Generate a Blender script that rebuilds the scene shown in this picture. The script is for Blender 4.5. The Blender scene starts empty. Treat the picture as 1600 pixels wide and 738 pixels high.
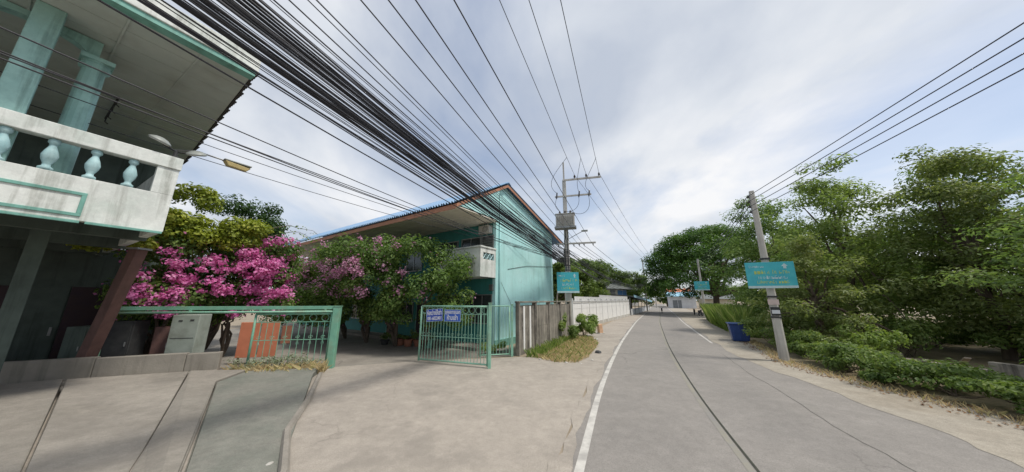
import bpy, math, random
import numpy as np
from mathutils import Vector, Matrix
R = math.radians
SC = bpy.context.scene
COL = SC.collection

# ------------------------------------------------------------------ camera
cam_d = bpy.data.cameras.new('camera')
cam = bpy.data.objects.new('camera', cam_d)
COL.objects.link(cam)
SC.camera = cam
cam_d.sensor_width = 36.0
cam_d.lens = 36.0 * 443 / 1600
cam_d.clip_start = 0.05
cam_d.clip_end = 3000
cam.location = (0, 0, 2.5)
cam.rotation_euler = (R(90 + 12.7), 0, 0)

# ------------------------------------------------------------------ sky, sun, exposure
SUN_EL, SUN_AZ = R(61), R(111)          # azimuth clockwise from +Y
world = bpy.data.worlds.new('World')
SC.world = world
world.use_nodes = True
nt = world.node_tree
nt.nodes.clear()
def wn(t, **k):
    n = nt.nodes.new(t)
    for a, v in k.items(): setattr(n, a, v)
    return n
def wl(a, b): nt.links.new(a, b)
def wmath(op, a, b=None, clamp=False):
    n = wn('ShaderNodeMath', operation=op, use_clamp=clamp)
    for i, v in enumerate((a, b)):
        if v is None: continue
        if isinstance(v, (int, float)): n.inputs[i].default_value = v
        else: wl(v, n.inputs[i])
    return n.outputs[0]
sky = wn('ShaderNodeTexSky', sky_type='NISHITA', sun_disc=False, sun_elevation=SUN_EL, sun_rotation=SUN_AZ)
sky.dust_density = 1.5
tc = wn('ShaderNodeTexCoord')
sp = wn('ShaderNodeSeparateXYZ'); wl(tc.outputs['Generated'], sp.inputs[0])
den = wmath('ADD', wmath('MAXIMUM', sp.outputs[2], 0.0), 0.22)
cx = wmath('DIVIDE', sp.outputs[0], den); cyy = wmath('DIVIDE', sp.outputs[1], den)
cb = wn('ShaderNodeCombineXYZ'); wl(cx, cb.inputs[0]); wl(cyy, cb.inputs[1])
def wnoise(scale, detail, dist, off, rough=.55, sc=(1, 1, 1)):
    m = wn('ShaderNodeMapping'); m.inputs['Location'].default_value = off; m.inputs['Scale'].default_value = sc
    m.inputs['Rotation'].default_value = (0, 0, R(25))
    wl(cb.outputs[0], m.inputs[0])
    n = wn('ShaderNodeTexNoise'); n.inputs['Scale'].default_value = scale; n.inputs['Detail'].default_value = detail
    n.inputs['Distortion'].default_value = dist; n.inputs['Roughness'].default_value = rough
    wl(m.outputs[0], n.inputs['Vector']); return n.outputs[0]
def wramp(f, stops):
    r = wn('ShaderNodeValToRGB')
    e = r.color_ramp.elements
    while len(e) < len(stops): e.new(.5)
    for i, (p, c) in enumerate(stops): e[i].position = p; e[i].color = (*c, 1)
    wl(f, r.inputs[0]); return r.outputs[0]
cover = wramp(wnoise(.85, 8, .5, (1.3, 3.1, 0), .55, (1, .75, 1)), [(.37, (0.40,) * 3), (.57, (1,) * 3)])
shade = wramp(wnoise(1.1, 7, .3, (4.4, .7, 2), .5, (1, .8, 1)), [(.36, (.46, .51, .60)), (.5, (.64, .675, .73)), (.64, (.82, .825, .84))])
skyc = wn('ShaderNodeVectorMath', operation='SCALE'); wl(sky.outputs[0], skyc.inputs[0]); skyc.inputs[3].default_value = 1.0
cl = wn('ShaderNodeVectorMath', operation='SCALE'); wl(shade, cl.inputs[0]); cl.inputs[3].default_value = 7.0
mx = wn('ShaderNodeMix', data_type='RGBA'); wl(cover, mx.inputs[0]); wl(skyc.outputs[0], mx.inputs[6]); wl(cl.outputs[0], mx.inputs[7])
bg = wn('ShaderNodeBackground'); wl(mx.outputs[2], bg.inputs[0]); bg.inputs[1].default_value = 0.1
wo = wn('ShaderNodeOutputWorld'); wl(bg.outputs[0], wo.inputs[0])

sun_d = bpy.data.lights.new('sun', 'SUN')
sun_d.energy = 2.0; sun_d.angle = R(9); sun_d.color = (1, .95, .86)
sun = bpy.data.objects.new('sun', sun_d); COL.objects.link(sun)
sdir = Vector((math.sin(SUN_AZ) * math.cos(SUN_EL), math.cos(SUN_AZ) * math.cos(SUN_EL), math.sin(SUN_EL)))
sun.rotation_euler = sdir.to_track_quat('Z', 'Y').to_euler()
sun.location = sdir * 60

SC.view_settings.view_transform = 'Standard'
SC.view_settings.look = 'None'
SC.view_settings.exposure = 0.72
SC.view_settings.gamma = 1.0
SC.view_settings.use_curve_mapping = False
SC.render.engine = 'CYCLES'
SC.cycles.max_bounces = 6
SC.cycles.transparent_max_bounces = 8

# ------------------------------------------------------------------ materials
MATS = {}
def mat(name, c1, c2=None, scale=3.0, rough=.75, bump=.15, bscale=None, streak=None, streak_amt=.5, streak_lo=.5,
        spot=None, spot_amt=.4, spot_scale=.6, metal=0.0, spec=.35, stretch=(1, 1, 1), crack=0.0, crack_scale=.3, speck=0.0, mid=0.0):
    """worn surface: two base tones by noise, vertical streaks, larger stains, fine speckle, cracks"""
    if name in MATS: return MATS[name]
    m = bpy.data.materials.new(name); m.use_nodes = True
    t = m.node_tree; b = t.nodes['Principled BSDF']
    L = t.links.new
    geo = t.nodes.new('ShaderNodeNewGeometry')
    def noise(sc, det=6, st=(1, 1, 1), off=0, rg=.6):
        mp = t.nodes.new('ShaderNodeMapping'); mp.inputs['Scale'].default_value = st; mp.inputs['Location'].default_value = (off, off * .7, off * .3)
        L(geo.outputs['Position'], mp.inputs[0])
        n = t.nodes.new('ShaderNodeTexNoise'); n.inputs['Scale'].default_value = sc; n.inputs['Detail'].default_value = det
        n.inputs['Roughness'].default_value = rg
        L(mp.outputs[0], n.inputs['Vector']); return n.outputs[0]
    def ramp(f, lo, hi, a=0.0, z=1.0):
        r = t.nodes.new('ShaderNodeMapRange'); r.inputs[1].default_value = lo; r.inputs[2].default_value = hi
        r.inputs[3].default_value = a; r.inputs[4].default_value = z
        L(f, r.inputs[0]); return r.outputs[0]
    def mix(f, a, c):
        x = t.nodes.new('ShaderNodeMix'); x.data_type = 'RGBA'
        L(f, x.inputs[0])
        for i, v in ((6, a), (7, c)):
            if isinstance(v, tuple): x.inputs[i].default_value = (*v[:3], 1)
            else: L(v, x.inputs[i])
        return x.outputs[2]
    c2 = c2 or tuple(x * .8 for x in c1)
    n1 = noise(scale, 6, stretch)
    col = mix(ramp(n1, .35, .65), c1, c2)
    if spot: col = mix(ramp(noise(spot_scale, 5, (1, 1, 1), 7.3), .48, .72, 0, spot_amt), col, spot)
    if streak: col = mix(ramp(noise(1.6, 7, (2.2, 2.2, .16), 3.1, .68), streak_lo, streak_lo + .18, 0, streak_amt), col, streak)
    if mid:
        col = mix(ramp(noise(7, 8, (1, 1, 1), 5.1, .72), .42, .66, 0, mid), col, tuple(x * .62 for x in c1))
        col = mix(ramp(noise(2.2, 8, (1, 1, 1), 9.1, .7), .46, .7, 0, mid), col, tuple(min(1, x * 1.3) for x in c1))
    if speck: col = mix(ramp(noise(60, 2, (1, 1, 1), 1.7), .4, .62, 0, speck), col, tuple(x * .5 for x in c1))
    if crack:
        v = t.nodes.new('ShaderNodeTexVoronoi'); v.feature = 'DISTANCE_TO_EDGE'; v.inputs['Scale'].default_value = crack_scale
        w = t.nodes.new('ShaderNodeVectorMath'); w.operation = 'MULTIPLY_ADD'
        nn = t.nodes.new('ShaderNodeTexNoise'); nn.inputs['Scale'].default_value = 1.3; nn.inputs['Detail'].default_value = 6
        L(geo.outputs['Position'], nn.inputs['Vector'])
        L(nn.outputs[1], w.inputs[0]); w.inputs[1].default_value = (1.1, 1.1, 0); L(geo.outputs['Position'], w.inputs[2])
        L(w.outputs[0], v.inputs['Vector'])
        cm = t.nodes.new('ShaderNodeMath'); cm.operation = 'MULTIPLY'
        L(ramp(v.outputs[0], 0.0, .006, crack, 0), cm.inputs[0]); L(ramp(noise(.35, 3, (1, 1, 1), 11), .5, .6), cm.inputs[1])
        col = mix(cm.outputs[0], col, tuple(x * .25 for x in c1))
    L(col, b.inputs['Base Color'])
    b.inputs['Roughness'].default_value = rough; b.inputs['Metallic'].default_value = metal
    b.inputs['Specular IOR Level'].default_value = spec
    if bump:
        bp = t.nodes.new('ShaderNodeBump'); bp.inputs['Strength'].default_value = bump; bp.inputs['Distance'].default_value = .02
        L(noise(bscale or scale * 9, 5, stretch), bp.inputs['Height']); L(bp.outputs[0], b.inputs['Normal'])
    MATS[name] = m; return m

def leafmat(name, c1, c2, c3=None, trans=.35, rough=.5):
    m = bpy.data.materials.new(name); m.use_nodes = True
    t = m.node_tree; L = t.links.new; b = t.nodes['Principled BSDF']; out = t.nodes['Material Output']
    at = t.nodes.new('ShaderNodeAttribute'); at.attribute_name = 'tint'
    r = t.nodes.new('ShaderNodeValToRGB'); e = r.color_ramp.elements
    e[0].position = 0; e[0].color = (*c1, 1); e[1].position = .7; e[1].color = (*c2, 1)
    if c3: x = e.new(.97); x.color = (*c3, 1)
    L(at.outputs['Fac'], r.inputs[0]); L(r.outputs[0], b.inputs['Base Color'])
    b.inputs['Roughness'].default_value = rough; b.inputs['Specular IOR Level'].default_value = .3
    tr = t.nodes.new('ShaderNodeBsdfTranslucent'); 
    g = t.nodes.new('ShaderNodeMixRGB'); g.blend_type = 'MULTIPLY'; g.inputs[0].default_value = 1; L(r.outputs[0], g.inputs[1]); g.inputs[2].default_value = (1.25, 1.3, .7, 1)
    if c1[0] > c1[1]: g.inputs[2].default_value = (1.2, 1, 1.1, 1)
    L(g.outputs[0], tr.inputs[0])
    ms = t.nodes.new('ShaderNodeMixShader'); ms.inputs[0].default_value = trans
    L(b.outputs[0], ms.inputs[1]); L(tr.outputs[0], ms.inputs[2]); L(ms.outputs[0], out.inputs[0])
    return m

M = {}
M['dirt'] = mat('sandy_soil', (.36, .30, .23), (.26, .21, .15), .9, .95, .5, 14, spot=(.16, .13, .08), spot_amt=.6, spot_scale=.22, speck=.35)
M['lot'] = mat('lot_soil', (.30, .24, .16), (.20, .16, .10), .8, .95, .6, 10, spot=(.10, .11, .045), spot_amt=.7, spot_scale=.5, speck=.4)
M['asphalt'] = mat('worn_road', (.29, .268, .246), (.252, .234, .215), .55, .85, .25, 60, spot=(.20, .19, .18), spot_amt=.6, spot_scale=.28, crack=.35, crack_scale=.16, speck=.45, mid=.4)
M['apron'] = mat('apron_concrete', (.41, .365, .315), (.35, .312, .27), .5, .9, .3, 35, spot=(.20, .182, .16), spot_amt=.75, spot_scale=.45, crack=.25, crack_scale=.22, speck=.45, mid=.45)
M['yard'] = mat('yard_concrete', (.29, .265, .23), (.22, .20, .175), .8, .92, .35, 30, spot=(.14, .127, .11), spot_amt=.7, spot_scale=.6, crack=.6, crack_scale=.3, speck=.4, mid=.4)
M['verge'] = mat('sandy_verge', (.40, .36, .30), (.33, .295, .245), .7, .95, .4, 30, spot=(.25, .205, .15), spot_amt=.7, spot_scale=.35, speck=.5, mid=.5)
M['slab'] = mat('slab_concrete', (.33, .30, .26), (.25, .228, .20), .7, .9, .3, 30, spot=(.17, .155, .13), spot_amt=.85, spot_scale=.55, speck=.35, mid=.5)
M['slab2'] = mat('darker_slab_concrete', (.29, .265, .23), (.23, .21, .18), .7, .9, .4, 30, spot=(.30, .27, .235), spot_amt=.8, spot_scale=.6, speck=.35, mid=.5)
M['green_slab'] = mat('green_stained_concrete', (.21, .215, .185), (.255, .24, .21), .9, .85, .4, 24, spot=(.13, .15, .125), spot_amt=.8, spot_scale=.8, speck=.35, mid=.5)
M['paint_line'] = mat('worn_white_paint', (.56, .54, .50), (.44, .42, .39), 6, .8, .1, spot=(.29, .275, .26), spot_amt=1.0, spot_scale=1.9)
M['yellow_line'] = mat('faded_yellow_paint', (.27, .25, .19), (.24, .23, .21), 4, .85, .1, spot=(.22, .21, .2), spot_amt=1, spot_scale=1.2)
M['joint'] = mat('joint_sealant', (.035, .038, .03), (.06, .06, .045), 5, .9, .1)
M['old_conc'] = mat('mossy_old_concrete', (.33, .30, .255), (.24, .22, .185), 1.3, .92, .5, 18, streak=(.04, .036, .032), streak_amt=.95, streak_lo=.44, mid=.4, spot=(.11, .10, .085), spot_amt=.7)
M['low_conc'] = mat('low_wall_concrete', (.31, .285, .245), (.24, .22, .19), .9, .92, .4, 18, streak=(.13, .12, .10), streak_amt=.7, spot=(.16, .145, .12), spot_amt=.7)
M['pole_conc'] = mat('pole_concrete', (.52, .50, .455), (.43, .41, .375), 2, .85, .25, 20, streak=(.20, .19, .17), streak_amt=.5)
M['white_fence'] = mat('white_fence_paint', (.78, .77, .75), (.71, .70, .68), 1.2, .8, .2, streak=(.45, .44, .42), streak_amt=.35, streak_lo=.54)
M['teal'] = mat('teal_wall_paint', (.46, .77, .76), (.42, .72, .71), 1.1, .75, .15, 14, streak=(.26, .50, .46), streak_amt=.5, spot=(.56, .80, .80), spot_amt=.45, mid=.15, crack=.35, crack_scale=.35)
M['teal_dk'] = mat('shaded_wall_deep_teal', (.045, .24, .225), (.04, .19, .18), 1.5, .7, .12, streak=(.035, .14, .13), streak_amt=.5)  # dark teal with shade in its colour on the front wall; also a door panel
M['teal_trim'] = mat('pale_teal_trim', (.20, .43, .37), (.15, .34, .29), 2.5, .6, .15, streak=(.09, .17, .14), streak_amt=.6)
M['teal_col'] = mat('column_teal_paint', (.36, .58, .54), (.28, .49, .46), 1.8, .6, .12, streak=(.09, .16, .14), streak_amt=.75, mid=.35)
M['baluster'] = mat('baluster_paint', (.42, .60, .62), (.30, .50, .53), 4, .55, .15, streak=(.16, .24, .24), streak_amt=.7, mid=.45)
M['white_old'] = mat('weathered_white_paint', (.74, .76, .73), (.65, .68, .65), 1.1, .8, .2, 16, streak=(.22, .225, .19), streak_amt=.75, spot=(.44, .52, .47), spot_amt=.7, spot_scale=1.1, mid=.4)
M['soffit'] = mat('grey_green_ceiling_board', (.52, .57, .53), (.46, .51, .475), 1.4, .8, .1, spot=(.34, .345, .30), spot_amt=.6)
M['soffit2'] = mat('cream_soffit_board', (.80, .75, .66), (.73, .68, .59), 1.2, .8, .1, spot=(.50, .44, .35), spot_amt=.5)
M['dark_tile'] = mat('dark_fibre_cement', (.055, .05, .047), (.085, .075, .07), 3, .85, .3)
M['blue_roof'] = mat('blue_corrugated_roof', (.13, .27, .46), (.17, .32, .51), 1.5, .5, .1, spot=(.28, .40, .55), spot_amt=.6)
M['orange'] = mat('orange_fascia_paint', (.44, .21, .13), (.37, .18, .11), 2, .7, .12, streak=(.25, .11, .06), streak_amt=.5)
M['gate'] = mat('mint_gate_paint', (.19, .42, .30), (.15, .35, .255), 5, .45, .08, spot=(.24, .28, .19), spot_amt=.5, spot_scale=3)
M['gate2'] = mat('pale_mint_gate_paint', (.27, .50, .38), (.21, .42, .315), 5, .45, .08, spot=(.25, .27, .17), spot_amt=.6, spot_scale=3)
M['glass'] = mat('dark_window_glass', (.03, .038, .04), (.045, .055, .055), 2, .12, 0, spec=.6)
M['dark_wood'] = mat('dark_door_wood', (.045, .025, .028), (.035, .02, .03), 4, .6, .15)
M['alu'] = mat('aluminium_frame', (.35, .36, .36), None, 4, .45, .05, metal=.6)
M['louvre'] = mat('louvre_grey', (.12, .13, .125), (.09, .1, .095), 4, .5, .05)
M['cable'] = mat('black_cable', (.025, .026, .032), (.05, .052, .065), 3, .55, .05)
M['wire'] = mat('weathered_conductor', (.10, .105, .115), (.07, .07, .08), 3, .5, .05, metal=.4)
M['steel'] = mat('galvanised_steel', (.30, .31, .31), (.22, .22, .22), 6, .5, .1, metal=.6)
M['porcelain'] = mat('brown_porcelain', (.05, .035, .03), (.035, .03, .03), 6, .25, 0, spec=.6)
M['transformer'] = mat('transformer_grey', (.44, .43, .40), (.37, .36, .33), 4, .5, .1, streak=(.25, .2, .15), streak_amt=.5)
M['sign_blue'] = mat('royal_blue_enamel', (.035, .09, .50), (.03, .075, .44), 6, .45, .03)
M['sign_blue2'] = mat('lighter_blue_enamel', (.06, .15, .56), (.05, .13, .50), 6, .45, .03)
M['letter'] = mat('white_lettering', (.78, .80, .84), (.72, .74, .78), 6, .5, 0)
M['sign_teal'] = mat('teal_vinyl', (.06, .44, .50), (.05, .38, .47), 2.2, .45, .03, spot=(.12, .52, .56), spot_amt=.6, spot_scale=1.5, mid=.15)
M['sign_yel'] = mat('yellow_green_lettering', (.47, .60, .16), None, 6, .5, 0)
M['sign_wht'] = mat('faded_white_lettering', (.52, .68, .70), None, 6, .5, 0)
M['paper'] = mat('pale_pink_notice', (.62, .50, .46), (.55, .45, .42), 8, .8, .05)
M['bin'] = mat('navy_blue_plastic', (.035, .075, .24), (.03, .06, .20), 5, .4, .05)
M['bark'] = mat('grey_brown_bark', (.14, .11, .085), (.085, .066, .05), 6, .95, .6, 30, stretch=(1, 1, .25))
M['palebark'] = mat('pale_bark', (.34, .30, .25), (.26, .22, .18), 5, .9, .4, 20)
M['brownpost'] = mat('brown_painted_post', (.155, .085, .075), (.115, .065, .058), 4, .6, .15, streak=(.07, .04, .036), streak_amt=.5)
M['terracotta'] = mat('terracotta', (.33, .14, .085), (.26, .11, .07), 5, .85, .2)
M['salmon'] = mat('salmon_orange_paint', (.60, .21, .115), (.52, .18, .10), 3, .6, .08)
M['dark_metal'] = mat('dark_grime_metal', (.03, .032, .034), (.05, .05, .05), 5, .6, .1)
M['grey_box'] = mat('grey_green_cabinet', (.34, .38, .34), (.28, .32, .28), 2, .6, .1, spot=(.17, .18, .15), spot_amt=.8, spot_scale=1.4)
M['lamp_shade'] = mat('faded_yellow_lamp_cover', (.55, .44, .20), (.47, .37, .17), 5, .5, .05)
M['lamp_grey'] = mat('floodlight_grey', (.33, .35, .33), None, 5, .4, .05)
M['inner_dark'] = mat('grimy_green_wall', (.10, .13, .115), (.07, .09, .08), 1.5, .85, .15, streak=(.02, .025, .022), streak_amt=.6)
M['grey_roof'] = mat('grey_roof_sheet', (.16, .175, .17), (.12, .13, .13), 2, .7, .1)
M['cream'] = mat('cream_wall', (.60, .56, .44), (.52, .48, .38), 1.5, .8, .1)
M['blue_wall'] = mat('blue_wall_paint', (.10, .25, .52), None, 2, .7, .05)
M['awning_blue'] = mat('pale_blue_awning_edge', (.30, .52, .64), (.25, .45, .58), 2, .5, .05)
M['tarp'] = mat('grey_awning_sheet', (.20, .22, .23), (.16, .17, .18), 2, .7, .1)
M['white_wall'] = mat('white_shop_wall', (.62, .63, .64), (.52, .53, .55), 1, .8, .1)
M['board'] = mat('bleached_timber', (.36, .31, .25), (.25, .21, .17), 3, .9, .3, 20)
M['plastic_white'] = mat('white_plastic_rubbish', (.68, .70, .72), (.58, .6, .62), 5, .5, .1)
M['tyre'] = mat('black_rubber', (.02, .02, .02), None, 5, .8, .05)
M['green_pot'] = mat('mint_plastic_pot', (.22, .46, .38), None, 5, .5, .05)
L_BOUG = leafmat('bougainvillea_leaf', (.065, .125, .035), (.175, .275, .075), (.29, .36, .11), .42)
L_YEL = leafmat('lime_leaf', (.14, .19, .03), (.33, .38, .05), (.48, .47, .09))
L_DARK = leafmat('dark_shrub_leaf', (.02, .05, .014), (.055, .11, .03))
L_RAIN = leafmat('rain_tree_leaf', (.026, .070, .016), (.085, .17, .032), (.14, .23, .05))
L_TERM = leafmat('tiered_tree_leaf', (.11, .165, .05), (.25, .33, .105), (.37, .43, .17), .5)
L_TERM2 = leafmat('deep_green_leaf', (.075, .135, .045), (.19, .28, .09), (.29, .36, .14), .45)
L_TERM3 = leafmat('olive_leaf', (.11, .15, .05), (.22, .27, .10), (.36, .36, .17), .45)
L_FAR = leafmat('far_tree_leaf', (.05, .095, .025), (.15, .22, .055), (.24, .30, .08), .42)
L_HEDGE = leafmat('hedge_leaf', (.06, .115, .03), (.18, .255, .075), (.28, .33, .11), .42)
L_GRASS = leafmat('green_grass_blade', (.10, .165, .04), (.24, .33, .09), (.36, .40, .15), .45)
L_GATEW = leafmat('dusty_weed_leaf', (.16, .19, .12), (.32, .36, .26), (.42, .44, .34), .3, .7)
L_DRY = leafmat('dry_grass_blade', (.48, .38, .19), (.66, .55, .31), (.38, .38, .15), .3, .8)
L_LITTER = leafmat('dead_leaf', (.12, .065, .03), (.26, .15, .075), None, .15, .9)
F_MAG = leafmat('magenta_bract', (.60, .12, .38), (.74, .26, .54), (.82, .46, .66), .4)
F_PINK = leafmat('faded_pink_bract', (.50, .20, .36), (.60, .34, .48), (.66, .46, .52), .4)

# ------------------------------------------------------------------ mesh helpers
class MB:
    def __init__(s): s.v = []; s.f = []
    def add(s, vs, fs):
        o = len(s.v); s.v += [tuple(v) for v in vs]; s.f += [tuple(i + o for i in f) for f in fs]; return s
    def box(s, x0, x1, y0, y1, z0, z1):
        return s.add([(x0, y0, z0), (x1, y0, z0), (x1, y1, z0), (x0, y1, z0), (x0, y0, z1), (x1, y0, z1), (x1, y1, z1), (x0, y1, z1)],
                     [(0, 3, 2, 1), (4, 5, 6, 7), (0, 1, 5, 4), (1, 2, 6, 5), (2, 3, 7, 6), (3, 0, 4, 7)])
    def tube(s, pts, rad, n=6, caps=True):
        pts = [Vector(p) for p in pts]
        rs = rad if isinstance(rad, (list, tuple)) else [rad] * len(pts)
        rings = []
        up = None
        for i, p in enumerate(pts):
            d = (pts[min(i + 1, len(pts) - 1)] - pts[max(i - 1, 0)]).normalized()
            if up is None: up = Vector((0, 0, 1)) if abs(d.z) < .9 else Vector((1, 0, 0))
            a = d.cross(up).normalized(); up = a.cross(d).normalized()
            rings.append([p + (a * math.cos(2 * math.pi * k / n) + up * math.sin(2 * math.pi * k / n)) * rs[i] for k in range(n)])
        vs = [v for r in rings for v in r]; fs = []
        for i in range(len(pts) - 1):
            for k in range(n):
                fs.append((i * n + k, i * n + (k + 1) % n, (i + 1) * n + (k + 1) % n, (i + 1) * n + k))
        if caps: fs += [tuple(range(n))[::-1], tuple((len(pts) - 1) * n + k for k in range(n))]
        return s.add(vs, fs)
    def prism(s, poly, z0, z1):
        n = len(poly)
        a = sum(poly[i][0] * poly[(i + 1) % n][1] - poly[(i + 1) % n][0] * poly[i][1] for i in range(n))
        if a < 0: poly = poly[::-1]
        return s.add([(x, y, z0) for x, y in poly] + [(x, y, z1) for x, y in poly],
                     [tuple(range(n))[::-1], tuple(range(n, 2 * n))] + [(i, (i + 1) % n, n + (i + 1) % n, n + i) for i in range(n)])
    def extr(s, poly3, off):
        """extrude planar 3-D polygon by vector off"""
        n = len(poly3); o = Vector(off)
        return s.add([Vector(p) for p in poly3] + [Vector(p) + o for p in poly3],
                     [tuple(range(n))[::-1], tuple(range(n, 2 * n))] + [(i, (i + 1) % n, n + (i + 1) % n, n + i) for i in range(n)])
    def lathe(s, prof, n=10, c=(0, 0, 0)):
        vs = [(c[0] + r * math.cos(2 * math.pi * k / n), c[1] + r * math.sin(2 * math.pi * k / n), c[2] + z) for r, z in prof for k in range(n)]
        fs = [(i * n + k, i * n + (k + 1) % n, (i + 1) * n + (k + 1) % n, (i + 1) * n + k) for i in range(len(prof) - 1) for k in range(n)]
        fs += [tuple(range(n))[::-1], tuple((len(prof) - 1) * n + k for k in range(n))]
        return s.add(vs, fs)
    def ring(s, c, r, w, ax=(1, 0, 0), up=(0, 0, 1), n=12, m=5, arc=1.0):
        a = Vector(ax); u = Vector(up); c = Vector(c)
        pts = [c + (a * math.cos(2 * math.pi * arc * k / n) + u * math.sin(2 * math.pi * arc * k / n)) * r for k in range(n + 1)]
        return s.tube(pts, w, m, False)
    def mesh(s, name):
        me = bpy.data.meshes.new(name); me.from_pydata(s.v, [], s.f); me.update(); return me

def link(name, me, material, parent=None, bevel=0, smooth=False):
    o = bpy.data.objects.new(name, me); COL.objects.link(o)
    if material and not me.materials: me.materials.append(material)
    if parent: o.parent = parent
    if bevel:
        b = o.modifiers.new('bevel', 'BEVEL'); b.width = bevel; b.segments = 2; b.limit_method = 'ANGLE'
    if smooth:
        for p in me.polygons: p.use_smooth = True
    return o
def obj(name, mb, material, parent=None, bevel=0, smooth=False):
    return link(name, mb.mesh(name), material, parent, bevel, smooth)
def tag(o, label, cat, group=None):
    o['label'] = label; o['category'] = cat
    if group: o['group'] = group
    return o
def thing(name, label, cat, loc=(0, 0, 0), rz=0, group=None):
    o = bpy.data.objects.new(name, None); COL.objects.link(o)
    o.empty_display_size = .2
    o.location = loc; o.rotation_euler = (0, 0, rz)
    return tag(o, label, cat, group)
def struct(name, mb, material, parent=None, kind='structure'):
    o = obj(name, mb, material, parent)
    if not parent: o['kind'] = kind
    return o
def azrot(az): return R(90 - az)          # local +X points along compass azimuth az
def sheet(name, poly, z, material, parent=None):
    mb = MB(); n = len(poly)
    a = sum(poly[i][0] * poly[(i + 1) % n][1] - poly[(i + 1) % n][0] * poly[i][1] for i in range(n))
    if a < 0: poly = poly[::-1]
    mb.add([(x, y, z) for x, y in poly], [tuple(range(n))])
    return struct(name, mb, material, parent)

rng = np.random.default_rng(7)
random.seed(11)

def leaf_mesh(name, pts, nrm, size, tint, aspect=.5, jitter=.35, seed=1, droop=0.0):
    """rhombic two-triangle leaves at pts with rough normals nrm"""
    g = np.random.default_rng(seed)
    n = len(pts)
    nrm = nrm + g.normal(0, jitter, (n, 3)); nrm /= np.linalg.norm(nrm, axis=1, keepdims=True) + 1e-9
    d = g.normal(0, 1, (n, 3)); d[:, 2] -= droop
    d -= nrm * (d * nrm).sum(1, keepdims=True); d /= np.linalg.norm(d, axis=1, keepdims=True) + 1e-9
    w = np.cross(nrm, d)
    s = (np.asarray(size) * g.uniform(.65, 1.3, n))[:, None]
    v = np.empty((n, 4, 3), np.float32)
    v[:, 0] = pts - d * s * .5
    v[:, 1] = pts + w * s * aspect * .5 + nrm * s * .08 + d * s * .02
    v[:, 2] = pts + d * s * .5 - nrm * s * .10
    v[:, 3] = pts - w * s * aspect * .5 + nrm * s * .08 + d * s * .02
    base = np.arange(n)[:, None] * 4
    f = np.concatenate([base + np.array([0, 1, 2]), base + np.array([0, 2, 3])], 1).reshape(-1)
    me = bpy.data.meshes.new(name)
    me.vertices.add(n * 4); me.vertices.foreach_set('co', v.reshape(-1))
    me.loops.add(n * 6); me.loops.foreach_set('vertex_index', f.astype(np.int32))
    me.polygons.add(n * 2)
    me.polygons.foreach_set('loop_start', np.arange(n * 2, dtype=np.int32) * 3)
    me.polygons.foreach_set('loop_total', np.full(n * 2, 3, np.int32))
    me.update(calc_edges=True)
    at = me.attributes.new('tint', 'FLOAT', 'POINT')
    at.data.foreach_set('value', np.repeat(np.clip(tint, 0, 1), 4).astype(np.float32))
    return me

def cloud(clumps, n, seed, shell=.55, up=.5):
    """n leaf points spread over ellipsoid clumps (c, r3): returns pts, normals, tint"""
    g = np.random.default_rng(seed)
    c = np.array([k[0] for k in clumps], float); r = np.array([k[1] for k in clumps], float)
    w = (r[:, 0] * r[:, 1] + r[:, 0] * r[:, 2] + r[:, 1] * r[:, 2]); w = w / w.sum()
    idx = g.choice(len(clumps), n, p=w)
    d = g.normal(0, 1, (n, 3)); d /= np.linalg.norm(d, axis=1, keepdims=True)
    rad = shell + (1.08 - shell) * g.random(n) ** .6
    rad *= 1 + .22 * np.sin(d[:, 0] * 5 + idx) * np.cos(d[:, 1] * 4 + idx * 1.7)
    p = c[idx] + d * r[idx] * rad[:, None]
    nr = d / r[idx]; nr /= np.linalg.norm(nr, axis=1, keepdims=True); nr[:, 2] += up
    ct = g.random(len(clumps))
    return p, nr, .62 * g.random(n) + .38 * ct[idx]

def add_leaves(name, parent, clumps, n, size, material, seed, aspect=.5, shell=.5, up=.5, droop=0.3, keep=None, jitter=.4):
    p, nr, t = cloud(clumps, n, seed, shell, up)
    if keep is not None:
        k = keep(p); p, nr, t = p[k], nr[k], t[k]
    o = link(name, leaf_mesh(name, p, nr, size, t, aspect, jitter, seed, droop), material, parent)
    o['kind'] = 'stuff'
    return o

def branch(mb, a, b, r0, r1, seed, n=6, seg=5, wob=.06, sagz=0):
    g = random.Random(seed); a = Vector(a); b = Vector(b); L = (b - a).length
    pts = []
    for i in range(seg + 1):
        t = i / seg
        p = a.lerp(b, t) + Vector((g.uniform(-1, 1), g.uniform(-1, 1), g.uniform(-1, 1))) * L * wob * math.sin(math.pi * t)
        p.z += sagz * math.sin(math.pi * t)
        pts.append(p)
    mb.tube(pts, [r0 + (r1 - r0) * i / seg for i in range(seg + 1)], n)

def text_mesh(body, size, name='lettering', bold=0.0, extrude=.002):
    c = bpy.data.curves.new('txt', 'FONT'); c.body = body; c.size = size; c.align_x = 'CENTER'; c.align_y = 'CENTER'
    c.offset = bold; c.extrude = extrude; c.resolution_u = 2
    o = bpy.data.objects.new('txt', c); COL.objects.link(o)
    bpy.context.view_layer.update()
    me = bpy.data.meshes.new_from_object(o.evaluated_get(bpy.context.evaluated_depsgraph_get()))
    bpy.data.objects.remove(o); bpy.data.curves.remove(c)
    me.name = name
    return me

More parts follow.
